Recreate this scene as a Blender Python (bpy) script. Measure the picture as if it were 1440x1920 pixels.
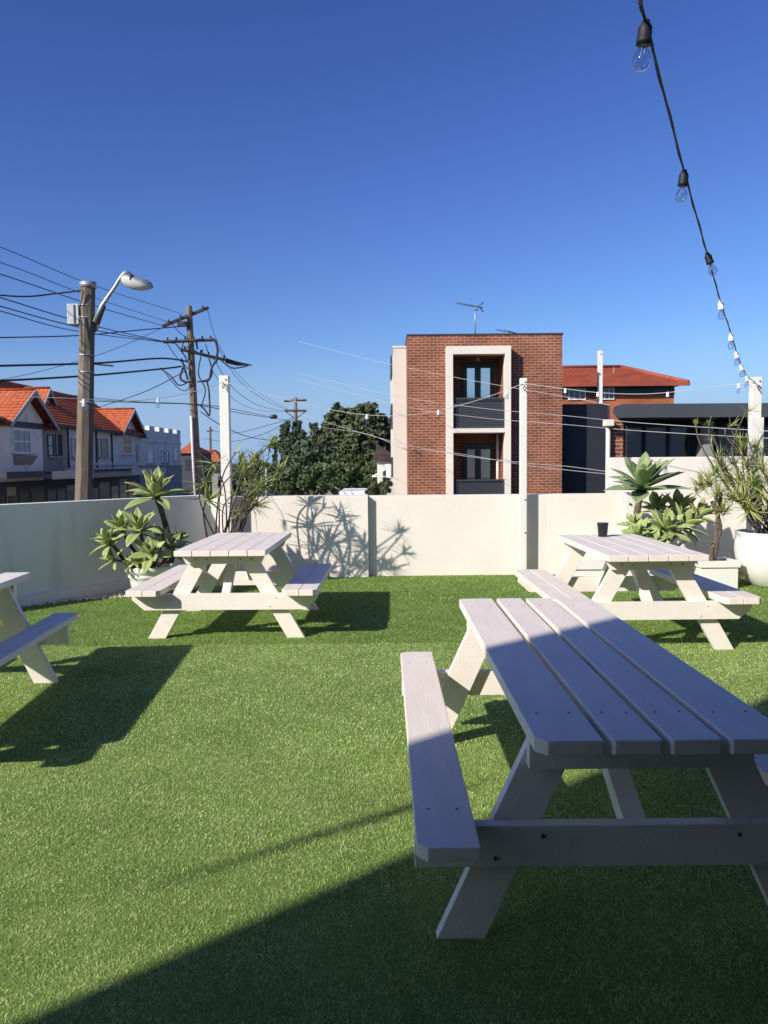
import bpy, bmesh, math, random
import numpy as np
from mathutils import Vector, Matrix, noise
for o in list(bpy.data.objects): bpy.data.objects.remove(o)
S = bpy.context.scene
COL = S.collection
R = math.radians
# ------------------------------------------------------------------ camera, sky, sun, exposure
F, PIT, ROLL, EYE = 1500.0, 0.063, 0.009, 1.449
cam = bpy.data.cameras.new('camera'); co = bpy.data.objects.new('camera', cam); COL.objects.link(co); S.camera = co
fw = Vector((0, math.cos(PIT), -math.sin(PIT))); up0 = Vector((0, math.sin(PIT), math.cos(PIT))); xr = Vector((1, 0, 0))
rt = math.cos(ROLL)*xr - math.sin(ROLL)*up0; up = math.sin(ROLL)*xr + math.cos(ROLL)*up0
m = Matrix((rt, up, -fw)).transposed().to_4x4(); m.translation = Vector((0, 0, EYE)); co.matrix_world = m
cam.sensor_fit = 'VERTICAL'; cam.sensor_height = 24; cam.lens = 24*F/1920; cam.clip_start = .05; cam.clip_end = 40000
S.render.resolution_x, S.render.resolution_y = 768, 1024
SUN = Vector((1.33, 1.13, -1.0)).normalized()
w = bpy.data.worlds.new('World'); S.world = w; w.use_nodes = True
nt = w.node_tree; nt.nodes.clear()
sky = nt.nodes.new('ShaderNodeTexSky'); sky.sky_type = 'NISHITA'; sky.sun_disc = False
sky.sun_elevation = math.asin(-SUN.z); sky.sun_rotation = math.atan2(-SUN.x, -SUN.y)
sky.air_density = 1.0; sky.dust_density = 0.8; sky.ozone_density = 3.0; sky.altitude = 60
bg = nt.nodes.new('ShaderNodeBackground'); bg.inputs[1].default_value = 0.105
wo = nt.nodes.new('ShaderNodeOutputWorld')
# colour grade of the sky: deeper, cleaner blue overhead, pale blue at the horizon
KS = .1367
def wn(t, **k):
    n_ = nt.nodes.new(t)
    for a_, b_ in k.items(): setattr(n_, a_, b_)
    return n_
sep = wn('ShaderNodeSeparateColor'); nt.links.new(sky.outputs[0], sep.inputs[0]); comb = wn('ShaderNodeCombineColor')
for i, (g_, k_) in enumerate(((1.37, .78), (1.38, .86), (1.14, 1.07))):
    a_ = wn('ShaderNodeMath', operation='MULTIPLY'); a_.inputs[1].default_value = KS; nt.links.new(sep.outputs[i], a_.inputs[0])
    b_ = wn('ShaderNodeMath', operation='POWER'); b_.inputs[1].default_value = g_; nt.links.new(a_.outputs[0], b_.inputs[0])
    c_ = wn('ShaderNodeMath', operation='MULTIPLY'); c_.inputs[1].default_value = k_/KS; nt.links.new(b_.outputs[0], c_.inputs[0]); nt.links.new(c_.outputs[0], comb.inputs[i])
tcw = wn('ShaderNodeTexCoord'); sx = wn('ShaderNodeSeparateXYZ'); nt.links.new(tcw.outputs['Generated'], sx.inputs[0])
mrw = wn('ShaderNodeMapRange'); mrw.interpolation_type = 'SMOOTHERSTEP'; mrw.inputs[1].default_value = -.02; mrw.inputs[2].default_value = .17; mrw.inputs[3].default_value = 1.; mrw.inputs[4].default_value = 0.
nt.links.new(sx.outputs[2], mrw.inputs[0]); mxw = wn('ShaderNodeMix', data_type='RGBA'); mxw.inputs[7].default_value = (.33/KS, .50/KS, .78/KS, 1)
nt.links.new(mrw.outputs[0], mxw.inputs[0]); nt.links.new(comb.outputs[0], mxw.inputs[6]); nt.links.new(mxw.outputs[2], bg.inputs[0]); nt.links.new(bg.outputs[0], wo.inputs[0])
sl = bpy.data.lights.new('sun', 'SUN'); sl.energy = 4.6; sl.angle = R(.53); sl.color = (1, .94, .83)
so = bpy.data.objects.new('sun', sl); COL.objects.link(so); so.rotation_euler = SUN.to_track_quat('-Z', 'Y').to_euler()
S.view_settings.view_transform = 'Standard'; S.view_settings.look = 'None'; S.view_settings.exposure = 0.38; S.view_settings.gamma = 1
S.render.engine = 'CYCLES'

def at(u, v, Y):
    """the world point that lies at depth Y (metres ahead) in the direction measured from the photograph"""
    a = u-720; b = 960-v; c, s = math.cos(ROLL), math.sin(ROLL)
    x = a*c+b*s; y = -a*s+b*c
    d = Vector((x/F, math.cos(PIT)+math.sin(PIT)*y/F, -math.sin(PIT)+math.cos(PIT)*y/F))
    return Vector((0, 0, EYE)) + d*(Y/d.y)

# ------------------------------------------------------------------ materials
def mat(name, col, rough=.6, col2=None, scale=5., det=6., bump=0., bscale=None, stretch=(1, 1, 1), lo=.35, hi=.65, spec=.4, metal=0., dirt=None, dscale=2., dlo=.55, dhi=.75, dstretch=None):
    M = bpy.data.materials.new(name); M.use_nodes = True; n = M.node_tree.nodes; L = M.node_tree.links
    b = n['Principled BSDF']; b.inputs['Roughness'].default_value = rough; b.inputs['Metallic'].default_value = metal
    b.inputs['Specular IOR Level'].default_value = spec; b.inputs['Base Color'].default_value = (*col, 1)
    tc = n.new('ShaderNodeTexCoord'); mp = n.new('ShaderNodeMapping'); mp.inputs['Scale'].default_value = stretch
    L.new(tc.outputs['Object'], mp.inputs[0]); out = None
    if col2:
        no = n.new('ShaderNodeTexNoise'); no.inputs['Scale'].default_value = scale; no.inputs['Detail'].default_value = det
        L.new(mp.outputs[0], no.inputs[0])
        mr = n.new('ShaderNodeMapRange'); mr.inputs[1].default_value = lo; mr.inputs[2].default_value = hi; L.new(no.outputs[0], mr.inputs[0])
        mx = n.new('ShaderNodeMix'); mx.data_type = 'RGBA'; mx.inputs[6].default_value = (*col, 1); mx.inputs[7].default_value = (*col2, 1)
        L.new(mr.outputs[0], mx.inputs[0]); out = mx.outputs[2]
        if dirt:
            n3 = n.new('ShaderNodeTexNoise'); n3.inputs['Scale'].default_value = dscale; n3.inputs['Detail'].default_value = 8; n3.inputs['Roughness'].default_value = .7
            if dstretch:
                m4 = n.new('ShaderNodeMapping'); m4.inputs['Scale'].default_value = dstretch; L.new(tc.outputs['Object'], m4.inputs[0]); L.new(m4.outputs[0], n3.inputs[0])
            else: L.new(tc.outputs['Object'], n3.inputs[0])
            m3 = n.new('ShaderNodeMapRange'); m3.inputs[1].default_value = dlo; m3.inputs[2].default_value = dhi; L.new(n3.outputs[0], m3.inputs[0])
            x3 = n.new('ShaderNodeMix'); x3.data_type = 'RGBA'; x3.inputs[7].default_value = (*dirt, 1)
            L.new(m3.outputs[0], x3.inputs[0]); L.new(out, x3.inputs[6]); out = x3.outputs[2]
        L.new(out, b.inputs['Base Color'])
    if bump:
        n2 = n.new('ShaderNodeTexNoise'); n2.inputs['Scale'].default_value = bscale or scale; n2.inputs['Detail'].default_value = 8
        L.new(mp.outputs[0], n2.inputs[0])
        bp = n.new('ShaderNodeBump'); bp.inputs['Strength'].default_value = bump; bp.inputs['Distance'].default_value = .01
        L.new(n2.outputs[0], bp.inputs['Height']); L.new(bp.outputs[0], b.inputs['Normal'])
    return M
def brick_mat(name, c1, c2, mortar, bw=.23, bh=.086, ms=.012, off=.5, bias=0.):
    M = bpy.data.materials.new(name); M.use_nodes = True; n = M.node_tree.nodes; L = M.node_tree.links
    b = n['Principled BSDF']; b.inputs['Roughness'].default_value = .85; b.inputs['Specular IOR Level'].default_value = .2
    uv = n.new('ShaderNodeUVMap'); uv.uv_map = 'metric'
    br = n.new('ShaderNodeTexBrick'); br.inputs['Scale'].default_value = 1; br.inputs['Brick Width'].default_value = bw; br.inputs['Row Height'].default_value = bh
    br.inputs['Mortar Size'].default_value = ms; br.inputs['Mortar Smooth'].default_value = .2; br.inputs['Bias'].default_value = bias; br.offset = off
    br.inputs['Color1'].default_value = (*c1, 1); br.inputs['Color2'].default_value = (*c2, 1); br.inputs['Mortar'].default_value = (*mortar, 1)
    L.new(uv.outputs[0], br.inputs[0])
    no = n.new('ShaderNodeTexNoise'); no.inputs['Scale'].default_value = .9; no.inputs['Detail'].default_value = 7; L.new(uv.outputs[0], no.inputs[0])
    mr = n.new('ShaderNodeMapRange'); mr.inputs[1].default_value = .3; mr.inputs[2].default_value = .7; mr.inputs[3].default_value = .72; mr.inputs[4].default_value = 1.25; L.new(no.outputs[0], mr.inputs[0])
    mu = n.new('ShaderNodeVectorMath'); mu.operation = 'SCALE'; L.new(br.outputs[0], mu.inputs[0]); L.new(mr.outputs[0], mu.inputs['Scale'])
    L.new(mu.outputs[0], b.inputs['Base Color'])
    bp = n.new('ShaderNodeBump'); bp.invert = True; bp.inputs['Strength'].default_value = .5; bp.inputs['Distance'].default_value = .008
    L.new(br.outputs[1], bp.inputs['Height']); L.new(bp.outputs[0], b.inputs['Normal'])
    return M
M = {}
M['wall'] = mat('cream_render', (.78, .72, .66), .85, (.745, .685, .625), 1.6, bump=.35, bscale=60, spec=.2, dirt=(.55, .51, .45), dscale=2.2, dlo=.60, dhi=.9, dstretch=(2.5, 2.5, .35))
M['wallgrey'] = mat('pale_render', (.80, .79, .75), .85, (.74, .73, .69), 1.2, bump=.35, bscale=50, spec=.2, dirt=(.50, .48, .44), dscale=2.0, dlo=.54, dhi=.9, dstretch=(2.5, 2.5, .35))
M['paint'] = mat('white_timber_paint', (.80, .735, .675), .5, (.76, .695, .635), 3, bump=.25, bscale=22, stretch=(5, .9, 5), spec=.3, dirt=(.58, .54, .48), dscale=7, dlo=.68, dhi=.88)
M['painttop'] = mat('weathered_white_timber', (.82, .73, .655), .6, (.76, .67, .60), 3.5, bump=.13, bscale=20, stretch=(6, .8, 6), spec=.3, dirt=(.34, .30, .26), dscale=17, dlo=.665, dhi=.75)
M['post'] = mat('post_paint', (.76, .72, .68), .45, (.74, .72, .68), 4, bump=.2, bscale=20, stretch=(3, 3, .7), dirt=(.45, .42, .38), dscale=6, dlo=.64, dhi=.8)
M['darkwall'] = mat('dark_building_render', (.05, .052, .055), .85, (.04, .042, .045), 1.5)
M['steel'] = mat('bolt_steel', (.12, .115, .11), .5, (.05, .045, .04), 40, metal=.7)
M['screw'] = mat('rusty_screw', (.03, .025, .022), .7)
M['turfbase'] = mat('turf_backing', (.13, .205, .05), .95, (.175, .255, .07), 3, spec=.05)
M['pot'] = mat('glazed_pot', (.80, .765, .72), .35, (.72, .72, .68), 3, bump=.1, bscale=20, dirt=(.5, .49, .44), dscale=5, dlo=.6, dhi=.85)
M['soil'] = mat('potting_soil', (.04, .028, .018), .95, (.09, .065, .04), 30, bump=.8, bscale=50)
M['agave'] = mat('agave_leaf', (.25, .325, .115), .45, (.37, .42, .165), 3.5, spec=.35, lo=.3, hi=.7, bump=.1, bscale=20)
M['agavebig'] = mat('agave_leaf_blue_green', (.20, .285, .145), .45, (.29, .36, .165), 3.5, spec=.35, lo=.3, hi=.7, bump=.1, bscale=20)
M['dry'] = mat('dry_leaf', (.35, .27, .15), .8, (.22, .16, .09), 12)
M['strap'] = mat('strap_leaf', (.20, .26, .07), .5, (.36, .38, .13), 7, spec=.3, lo=.3, hi=.7)
M['stem'] = mat('grey_stem', (.16, .125, .10), .85, (.07, .055, .045), 22, bump=.8, bscale=40, stretch=(1, 1, 2.5))
M['poletimber'] = mat('weathered_pole_timber', (.20, .155, .12), .9, (.105, .083, .066), 3, bump=.9, bscale=5, stretch=(7, 7, .5), dirt=(.26, .22, .18), dscale=1.5, dlo=.5, dhi=.75)
M['armtimber'] = mat('crossarm_timber', (.15, .10, .07), .9, (.08, .06, .05), 3)
M['galv'] = mat('galvanised_steel', (.42, .43, .44), .45, (.33, .34, .35), 8, metal=.5)
M['lampglass'] = mat('lamp_diffuser', (.55, .55, .5), .15, spec=.8)
M['insul'] = mat('brown_insulator', (.05, .04, .045), .3)
M['black'] = mat('black_rubber', (.012, .012, .015), .6)
M['cable'] = mat('dark_cable', (.02, .022, .03), .6)
M['cablegrey'] = mat('grey_cable', (.42, .41, .40), .5)
M['cablelight'] = mat('pale_cable', (.55, .53, .50), .5)
M['brick'] = brick_mat('red_brown_brick', (.255, .083, .048), (.165, .053, .035), (.42, .28, .20), bw=.29, bh=.10, ms=.009)
M['brickor'] = brick_mat('orange_brick', (.40, .115, .05), (.34, .095, .042), (.38, .16, .09), bw=.24, bh=.09, ms=.008)
M['brickpier'] = brick_mat('pier_brick', (.24, .07, .042), (.15, .048, .034), (.40, .27, .20), bw=.23, bh=.08, ms=.010)
M['brickdk'] = brick_mat('dark_brick', (.12, .05, .04), (.08, .035, .03), (.2, .15, .13))
M['creamfar'] = mat('cream_far_render', (.66, .60, .53), .85, (.60, .55, .485), .6, bump=.1, bscale=20)
M['frame'] = mat('stone_frame', (.74, .675, .595), .8, (.68, .62, .55), .8, bump=.1, bscale=20)
M['dkmetal'] = mat('dark_grey_metal', (.045, .05, .06), .45)
M['dkclad'] = mat('black_cladding', (.016, .018, .027), .6, (.022, .024, .034), 1, stretch=(.2, .2, 30), bump=.3, bscale=1)
M['fascia'] = mat('charcoal_fascia', (.055, .062, .075), .5, (.07, .077, .09), .7)
M['dkglass'] = mat('dark_glass', (.012, .014, .02), .08, spec=.6)
M['glass'] = mat('window_glass', (.05, .06, .075), .1, spec=.8)
M['curtain'] = mat('pale_door_panel', (.80, .88, .84), .12, metal=.75, spec=.9)
M['doorgreen'] = mat('green_door_frame', (.028, .055, .052), .4)
M['tile'] = mat('terracotta_tile', (.60, .16, .06), .8, (.36, .08, .036), 3.5, det=9, lo=.35, hi=.68, dirt=(.16, .06, .045), dscale=.9, dlo=.58, dhi=.8)
M['tilered'] = mat('red_roof_tile', (.36, .085, .045), .8, (.26, .06, .036), 1.2, det=9, dirt=(.13, .04, .035), dscale=.7, dlo=.58, dhi=.8)
M['tiledk'] = mat('brown_roof_tile', (.085, .06, .052), .85, (.05, .036, .033), 1.2)
M['hw1'] = mat('white_house_render', (.80, .75, .68), .85, (.70, .66, .60), 1.2, dirt=(.33, .33, .35), dscale=.7)
M['hw2'] = mat('grey_house_render', (.30, .29, .27), .85, (.24, .23, .22), 1.2)
M['hw3'] = mat('pale_blue_house_render', (.74, .70, .65), .85, (.64, .61, .56), 1.2, dirt=(.34, .32, .30), dscale=.7)
M['timberdk'] = mat('dark_house_timber', (.06, .06, .075), .7)
M['bargebd'] = mat('grey_barge_board', (.36, .35, .33), .7)
M['awn'] = mat('awning_fascia', (.50, .48, .45), .6, (.42, .40, .38), 1)
M['awndk'] = mat('dark_awning', (.045, .047, .06), .7)
M['shopdk'] = mat('shop_interior', (.02, .022, .03), .3, spec=.5)
M['concrete'] = mat('concrete', (.30, .29, .27), .9, (.24, .23, .22), 1.5)
M['asphalt'] = mat('asphalt', (.05, .05, .052), .9, (.065, .065, .066), 3)
M['ground'] = mat('ground_cover', (.07, .085, .035), .95, (.12, .115, .07), .05)
M['sea'] = mat('sea_water', (.02, .05, .10), .35, spec=.3)
M['pebble'] = mat('pale_pebbles', (.72, .66, .55), .8, (.42, .36, .30), 14, lo=.42, hi=.6)
M['bark'] = mat('tree_bark', (.10, .08, .06), .9, (.06, .05, .04), 4)
M['leafdk'] = mat('dark_pine_foliage', (.075, .10, .05), .75, (.13, .15, .075), .55, lo=.3, hi=.7, spec=.15)
M['leafmid'] = mat('mid_green_foliage', (.072, .108, .05), .7, (.115, .155, .072), .5, lo=.3, hi=.7, spec=.15)
M['leafcon'] = mat('conifer_foliage', (.08, .12, .075), .7, (.13, .17, .10), .6, lo=.3, hi=.7, spec=.15)
M['cup'] = mat('black_plastic_cup', (.014, .014, .02), .35)
M['whitemetal'] = mat('white_metal', (.8, .8, .8), .4)
# clear bulb glass
g = bpy.data.materials.new('bulb_glass'); g.use_nodes = True; n = g.node_tree.nodes; L = g.node_tree.links
tp = n.new('ShaderNodeBsdfTransparent'); tp.inputs[0].default_value = (.86, .89, .93, 1); gl = n.new('ShaderNodeBsdfGlossy'); gl.inputs['Roughness'].default_value = .03
lw_ = n.new('ShaderNodeLayerWeight'); lw_.inputs[0].default_value = .25; ms = n.new('ShaderNodeMixShader'); L.new(lw_.outputs[1], ms.inputs[0]); L.new(tp.outputs[0], ms.inputs[1]); L.new(gl.outputs[0], ms.inputs[2]); L.new(ms.outputs[0], n['Material Output'].inputs[0])
M['bulb'] = g
# turf blades: colour changes from blade to blade
g = bpy.data.materials.new('turf_blade'); g.use_nodes = True; n = g.node_tree.nodes; L = g.node_tree.links; b = n['Principled BSDF']
b.inputs['Roughness'].default_value = .5; b.inputs['Specular IOR Level'].default_value = .3
a = n.new('ShaderNodeAttribute'); a.attribute_name = 'tone'
cr = n.new('ShaderNodeValToRGB'); e = cr.color_ramp.elements
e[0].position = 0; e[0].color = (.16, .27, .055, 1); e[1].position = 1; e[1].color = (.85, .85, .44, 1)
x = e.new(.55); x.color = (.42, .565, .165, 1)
L.new(a.outputs['Fac'], cr.inputs[0])
tc = n.new('ShaderNodeTexCoord'); no = n.new('ShaderNodeTexNoise'); no.inputs['Scale'].default_value = 1.7; no.inputs['Detail'].default_value = 4; L.new(tc.outputs['Object'], no.inputs[0])
mr = n.new('ShaderNodeMapRange'); mr.inputs[1].default_value = .35; mr.inputs[2].default_value = .65; mr.inputs[3].default_value = .90; mr.inputs[4].default_value = 1.08; L.new(no.outputs[0], mr.inputs[0])
vm = n.new('ShaderNodeVectorMath'); vm.operation = 'SCALE'; L.new(cr.outputs[0], vm.inputs[0]); L.new(mr.outputs[0], vm.inputs['Scale']); L.new(vm.outputs[0], b.inputs['Base Color'])
tr = n.new('ShaderNodeBsdfTranslucent'); L.new(vm.outputs[0], tr.inputs[0]); ms = n.new('ShaderNodeMixShader'); ms.inputs[0].default_value = .45
L.new(b.outputs[0], ms.inputs[1]); L.new(tr.outputs[0], ms.inputs[2]); L.new(ms.outputs[0], n['Material Output'].inputs[0])
M['blade'] = g

# ------------------------------------------------------------------ mesh builder
class MB:
    def __init__(s): s.v = []; s.f = []; s.sm = []
    def add(s, vs, fs, smooth=False):
        k = len(s.v); s.v += [tuple(x) for x in vs]; s.f += [tuple(i+k for i in f) for f in fs]; s.sm += [smooth]*len(fs); return s
    def box(s, x0, x1, y0, y1, z0, z1):
        return s.add([(x, y, z) for z in (z0, z1) for y in (y0, y1) for x in (x0, x1)], [(0, 2, 3, 1), (4, 5, 7, 6), (0, 1, 5, 4), (2, 6, 7, 3), (0, 4, 6, 2), (1, 3, 7, 5)])
    def prism(s, pts, off):
        """pts: planar polygon of 3-D points, off: extrusion vector"""
        n = len(pts); off = Vector(off); P = [Vector(p) for p in pts]
        nr = Vector((0, 0, 0))
        for i in range(n): nr += P[i].cross(P[(i+1) % n])
        if nr.dot(off) > 0: P.reverse()
        return s.add(P+[p+off for p in P], [tuple(range(n)), tuple(range(2*n-1, n-1, -1))]+[((i+1) % n, i, n+i, n+(i+1) % n) for i in range(n)])
    def tube(s, pts, r, n=8, cap=True, smooth=True):
        pts = [Vector(p) for p in pts]; rr = r if isinstance(r, (list, tuple)) else [r]*len(pts)
        k = len(pts); V = []; a = None
        for i, p in enumerate(pts):
            d = (pts[min(i+1, k-1)]-pts[max(i-1, 0)]).normalized()
            if a is None: a = d.cross(Vector((0, 0, 1))) if abs(d.z) < .9 else d.cross(Vector((0, 1, 0)))
            a = (a-d*a.dot(d)).normalized(); b2 = d.cross(a)
            V += [p+(a*math.cos(2*math.pi*j/n)+b2*math.sin(2*math.pi*j/n))*rr[i] for j in range(n)]
        Fs = [(i*n+j, i*n+(j+1) % n, (i+1)*n+(j+1) % n, (i+1)*n+j) for i in range(k-1) for j in range(n)]
        if cap: Fs += [tuple(range(n-1, -1, -1)), tuple(range((k-1)*n, k*n))]
        return s.add(V, Fs, smooth)
    def lathe(s, prof, c=(0, 0, 0), n=32, smooth=True, M4=None):
        c = Vector(c); V = []
        for (r, z) in prof:
            for j in range(n):
                p = Vector((r*math.cos(2*math.pi*j/n), r*math.sin(2*math.pi*j/n), z)); V.append((M4 @ p if M4 else p)+c)
        k = len(prof); Fs = [(i*n+j, i*n+(j+1) % n, (i+1)*n+(j+1) % n, (i+1)*n+j) for i in range(k-1) for j in range(n)]
        Fs += [tuple(range(n-1, -1, -1)), tuple(range((k-1)*n, k*n))]
        return s.add(V, Fs, smooth)
    def build(s, name, m, parent=None, bevel=0, uv=False, seg=2):
        me = bpy.data.meshes.new(name); me.from_pydata(s.v, [], s.f)
        me.polygons.foreach_set('use_smooth', s.sm)
        if bevel:
            bm = bmesh.new(); bm.from_mesh(me); bmesh.ops.bevel(bm, geom=bm.edges[:], offset=bevel, segments=seg, affect='EDGES', profile=.6); bm.to_mesh(me); bm.free()
        if uv:
            ul = me.uv_layers.new(name='metric')
            for p in me.polygons:
                n = p.normal; u = Vector((0, 0, 1)).cross(n)
                u = u.normalized() if u.length > .02 else Vector((1, 0, 0)); vv = n.cross(u)
                for li in p.loop_indices:
                    q = me.vertices[me.loops[li].vertex_index].co; ul.data[li].uv = (q.dot(u), q.dot(vv))
        me.materials.append(M[m] if isinstance(m, str) else m)
        o = bpy.data.objects.new(name, me); COL.objects.link(o)
        if parent: o.parent = parent
        return o
def tag(o, label=None, cat=None, group=None, kind=None):
    if label: o['label'] = label
    if cat: o['category'] = cat
    if group: o['group'] = group
    if kind: o['kind'] = kind
    return o
def empty(name, loc, rz=0, label=None, cat=None, group=None):
    o = bpy.data.objects.new(name, None); o.location = loc; o.rotation_euler = (0, 0, rz); o.empty_display_size = .2; COL.objects.link(o)
    return tag(o, label, cat, group)
def copy_tree(o, parent=None):
    c = o.copy(); COL.objects.link(c); c.parent = parent
    for ch in list(o.children): copy_tree(ch, c)
    return c
def struct(o): o['kind'] = 'structure'; return o
V3 = Vector

# ------------------------------------------------------------------ setting: terrain, road, sea, terrace
GZ = -2.6
def terr(x, y):
    t = max(0, min(1, (y-130)/900)); return GZ-34*t*t*(3-2*t) + .0*x
mb = MB(); ys = [-60, -20, 20, 60, 100, 130, 160, 200, 250, 300, 400, 500, 700, 900, 1100]; xs = [-900, -300, -120, -60, -30, 0, 30, 60, 120, 300, 900]
mb.add([(x, y, terr(x, y)) for y in ys for x in xs], [(j*len(xs)+i, j*len(xs)+i+1, (j+1)*len(xs)+i+1, (j+1)*len(xs)+i) for j in range(len(ys)-1) for i in range(len(xs)-1)], True)
struct(mb.build('ground', 'ground'))
mb = MB(); mb.add([(-30000, 600, -33), (30000, 600, -33), (30000, 38000, -33), (-30000, 38000, -33)], [(0, 1, 2, 3)]); struct(mb.build('sea', 'sea'))
mb = MB(); mb.box(-16, -9.5, -60, 130, GZ-.3, GZ+.02); struct(mb.build('road', 'asphalt'))
mb = MB(); mb.box(-20, -16, -60, 130, GZ-.3, GZ+.14); struct(mb.build('pavement', 'concrete'))
mb = MB(); mb.box(-9.5, -5, -60, 130, GZ-.3, GZ+.138); struct(mb.build('pavement', 'concrete'))

# terrace walls: left wall runs from LW0 to the corner, back wall from the corner to the right
LW0 = V3((-9.5, .99, 0)); LWC = V3((-2.22, 10.02, 0)); ldir = (LWC-LW0).normalized(); lnor = V3((ldir.y, -ldir.x, 0))   # normal towards the terrace
# terrace floor (turf backing sheet) on a slab
mb = MB(); mb.prism([(-9.4, -2.02, -.004), (6.9, -2.02, -.004), (6.9, 10.75, -.004), (-1.7, 10.75, -.004), (-2.3, 10.1, -.004), (-9.4, 1.3, -.004)], (0, 0, -.3)); struct(mb.build('terrace_slab', 'concrete'))
mb = MB(); mb.add([(-9.3, -2, 0), (6.85, -2, 0), (6.85, 10.6, 0), (-1.0, 10.6, 0), (-1.2, 9.6, 0), (-2.3, 8.95, 0), (-2.85, 8.62, 0), (-3.3, 8.40, 0), (-3.75, 8.0, 0), (-9.3, 1.1, 0)], [tuple(range(10))])
struct(mb.build('turf_base', 'turfbase'))
def wall_seg(mb, p, q, nor, z0, z1, th):
    mb.prism([p+V3((0, 0, z0)), q+V3((0, 0, z0)), q-nor*th+V3((0, 0, z0)), p-nor*th+V3((0, 0, z0))], (0, 0, z1-z0))
lw = empty('low_wall', LW0, 0, 'pale rendered parapet wall in shade along the left side of the turf, with a plinth', 'wall')
def loc(o, par): o.location = -par.location; return o
mb = MB(); wall_seg(mb, LW0, LWC, lnor, -.3, 1.05, .16); loc(mb.build('wall_body', 'wallgrey', lw, bevel=.006), lw)
mb = MB(); wall_seg(mb, LW0+lnor*.05, LWC-ldir*.05+lnor*.05, lnor, -.3, .115, .046); loc(mb.build('plinth', 'wallgrey', lw, bevel=.01), lw)
bw = empty('low_wall', (0, 10.1, 0), 0, 'cream sunlit parapet wall across the back of the turf, marked by leaf shadows', 'wall')
mb = MB(); mb.box(-2.5, -.198, 9.99, 10.3, -.3, 1.025); loc(mb.build('wall_panel', 'wall', bw, bevel=.008), bw)
mb = MB(); mb.box(-.194, 3.02, 10.08, 10.3, -.3, 1.018); loc(mb.build('wall_panel', 'wall', bw, bevel=.008), bw)
mb = MB(); mb.box(3.024, 3.14, 10.02, 10.36, 0, 1.03); ep = loc(mb.build('end_post', 'post', bw, bevel=.006), bw)
mb = MB(); mb.tube([(3.085, 10.0, .89), (3.085, 10.03, .89)], .014, 10); mb.build('bolt', 'steel', ep)
mb = MB(); mb.box(3.03, 6.95, 10.7, 10.95, -2.6, 1.475); tag(mb.build('boundary_wall', 'wall', None, bevel=.01), 'taller cream boundary wall behind the right hand planters and agaves', 'wall')
mb = MB(); mb.box(6.9, 7.1, -2, 10.69, -.3, 1.2); tag(mb.build('side_wall', 'wall', None, bevel=.01), 'cream parapet wall closing the right side of the turf', 'wall')
# the building behind, whose shadow falls over the front table
tb = empty('terrace_building', (-5.67, -2, 0), 0, 'dark building at the back of the turf whose shadow covers the front table', 'building')
mb = MB(); mb.box(-5.67, 9, -8, -2, GZ, 6.05); loc(mb.build('wall', 'darkwall', tb, uv=True), tb)
mb = MB(); mb.box(-.95, 8.98, -1.998, 1.93, 2.62, 2.70); loc(mb.build('sky_block_roof', 'darkwall', tb), tb)  # unseen roof, added low overhead to block skylight from the near ground
for px_ in (3.6, 6.9): mb = MB(); mb.box(px_, px_+.1, 1.75, 1.85, 0, 2.618); loc(mb.build('sky_block_post', 'dkmetal', tb), tb)  # posts added to carry that unseen roof
mb = MB(); mb.box(-2.0, -.9, -2.0, -1.94, 0, 2.15); d = loc(mb.build('door', 'dkmetal', tb, bevel=.01), tb)
mb = MB(); mb.box(-1.9, -1.0, -1.935, -1.92, .2, 2.05); mb.build('pane', 'dkglass', d)
for x0 in (1.0, 3.4):
    mb = MB(); mb.box(x0, x0+1.9, -2.0, -1.95, .5, 2.2); wd = loc(mb.build('window', 'dkmetal', tb, bevel=.01), tb)
    mb = MB(); mb.box(x0+.07, x0+.92, -1.945, -1.93, .57, 2.13); mb.box(x0+.98, x0+1.83, -1.945, -1.93, .57, 2.13); mb.build('pane', 'dkglass', wd)
# unseen bars added by that building's corner, shaped to throw the faint turf streak
P0 = V3((-.80, 2.66, 0)); P1 = V3((.28, 3.40, 0))
def back(p, y): t = (p.y-y)/SUN.y; return p-SUN*t
a0, a1 = back(P0, -1.9), back(P1, -1.9)
for k in range(4):
    dz = V3((0, 0, .055*(k-1.5))); mb = MB(); mb.tube([a0+dz*.2, a0.lerp(a1, .5)+dz*.8, a1+dz*1.3], [.004, .011, .015], 8); loc(mb.build('streak_shadow_bar', 'galv', tb), tb)
# pebbles in the corner bed
rng = random.Random(3)
mb = MB(); mb.prism([(-3.75, 7.95, -.003), (-3.3, 8.36, -.003), (-2.85, 8.6, -.003), (-2.3, 8.93, -.003), (-1.2, 9.6, -.003), (-1.1, 10.0, -.003), (-2.2, 10.0, -.003), (-3.9, 7.95, -.003)], (0, 0, -.02)); struct(mb.build('garden_bed', 'soil'))
mb = MB(); cnt = 0
while cnt < 1500:
    t = rng.random(); p = V3((-3.75, 7.9, 0)).lerp(V3((-1.5, 9.9, 0)), t)+V3((rng.uniform(-.5, .5), rng.uniform(-.5, .5), 0))
    if (p-LW0).dot(lnor) < .06: continue
    # bed edge
    yb = np.interp(p.x, [-3.75, -3.3, -2.85, -2.3, -1.2], [8.0, 8.38, 8.61, 8.94, 9.58])
    if p.y < yb or p.y > 9.95: continue
    r = rng.uniform(.012, .03); a = [rng.uniform(.7, 1.2) for _ in range(6)]
    mb.add([p+V3((r*a[0], 0, r*.4)), p+V3((0, r*a[1], r*.4)), p+V3((-r*a[2], 0, r*.4)), p+V3((0, -r*a[3], r*.4)), p+V3((0, 0, r*a[4]*1.1)), p+V3((0, 0, -.01))], [(0, 1, 4), (1, 2, 4), (2, 3, 4), (3, 0, 4), (1, 0, 5), (2, 1, 5), (3, 2, 5), (0, 3, 5)], True); cnt += 1
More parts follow.
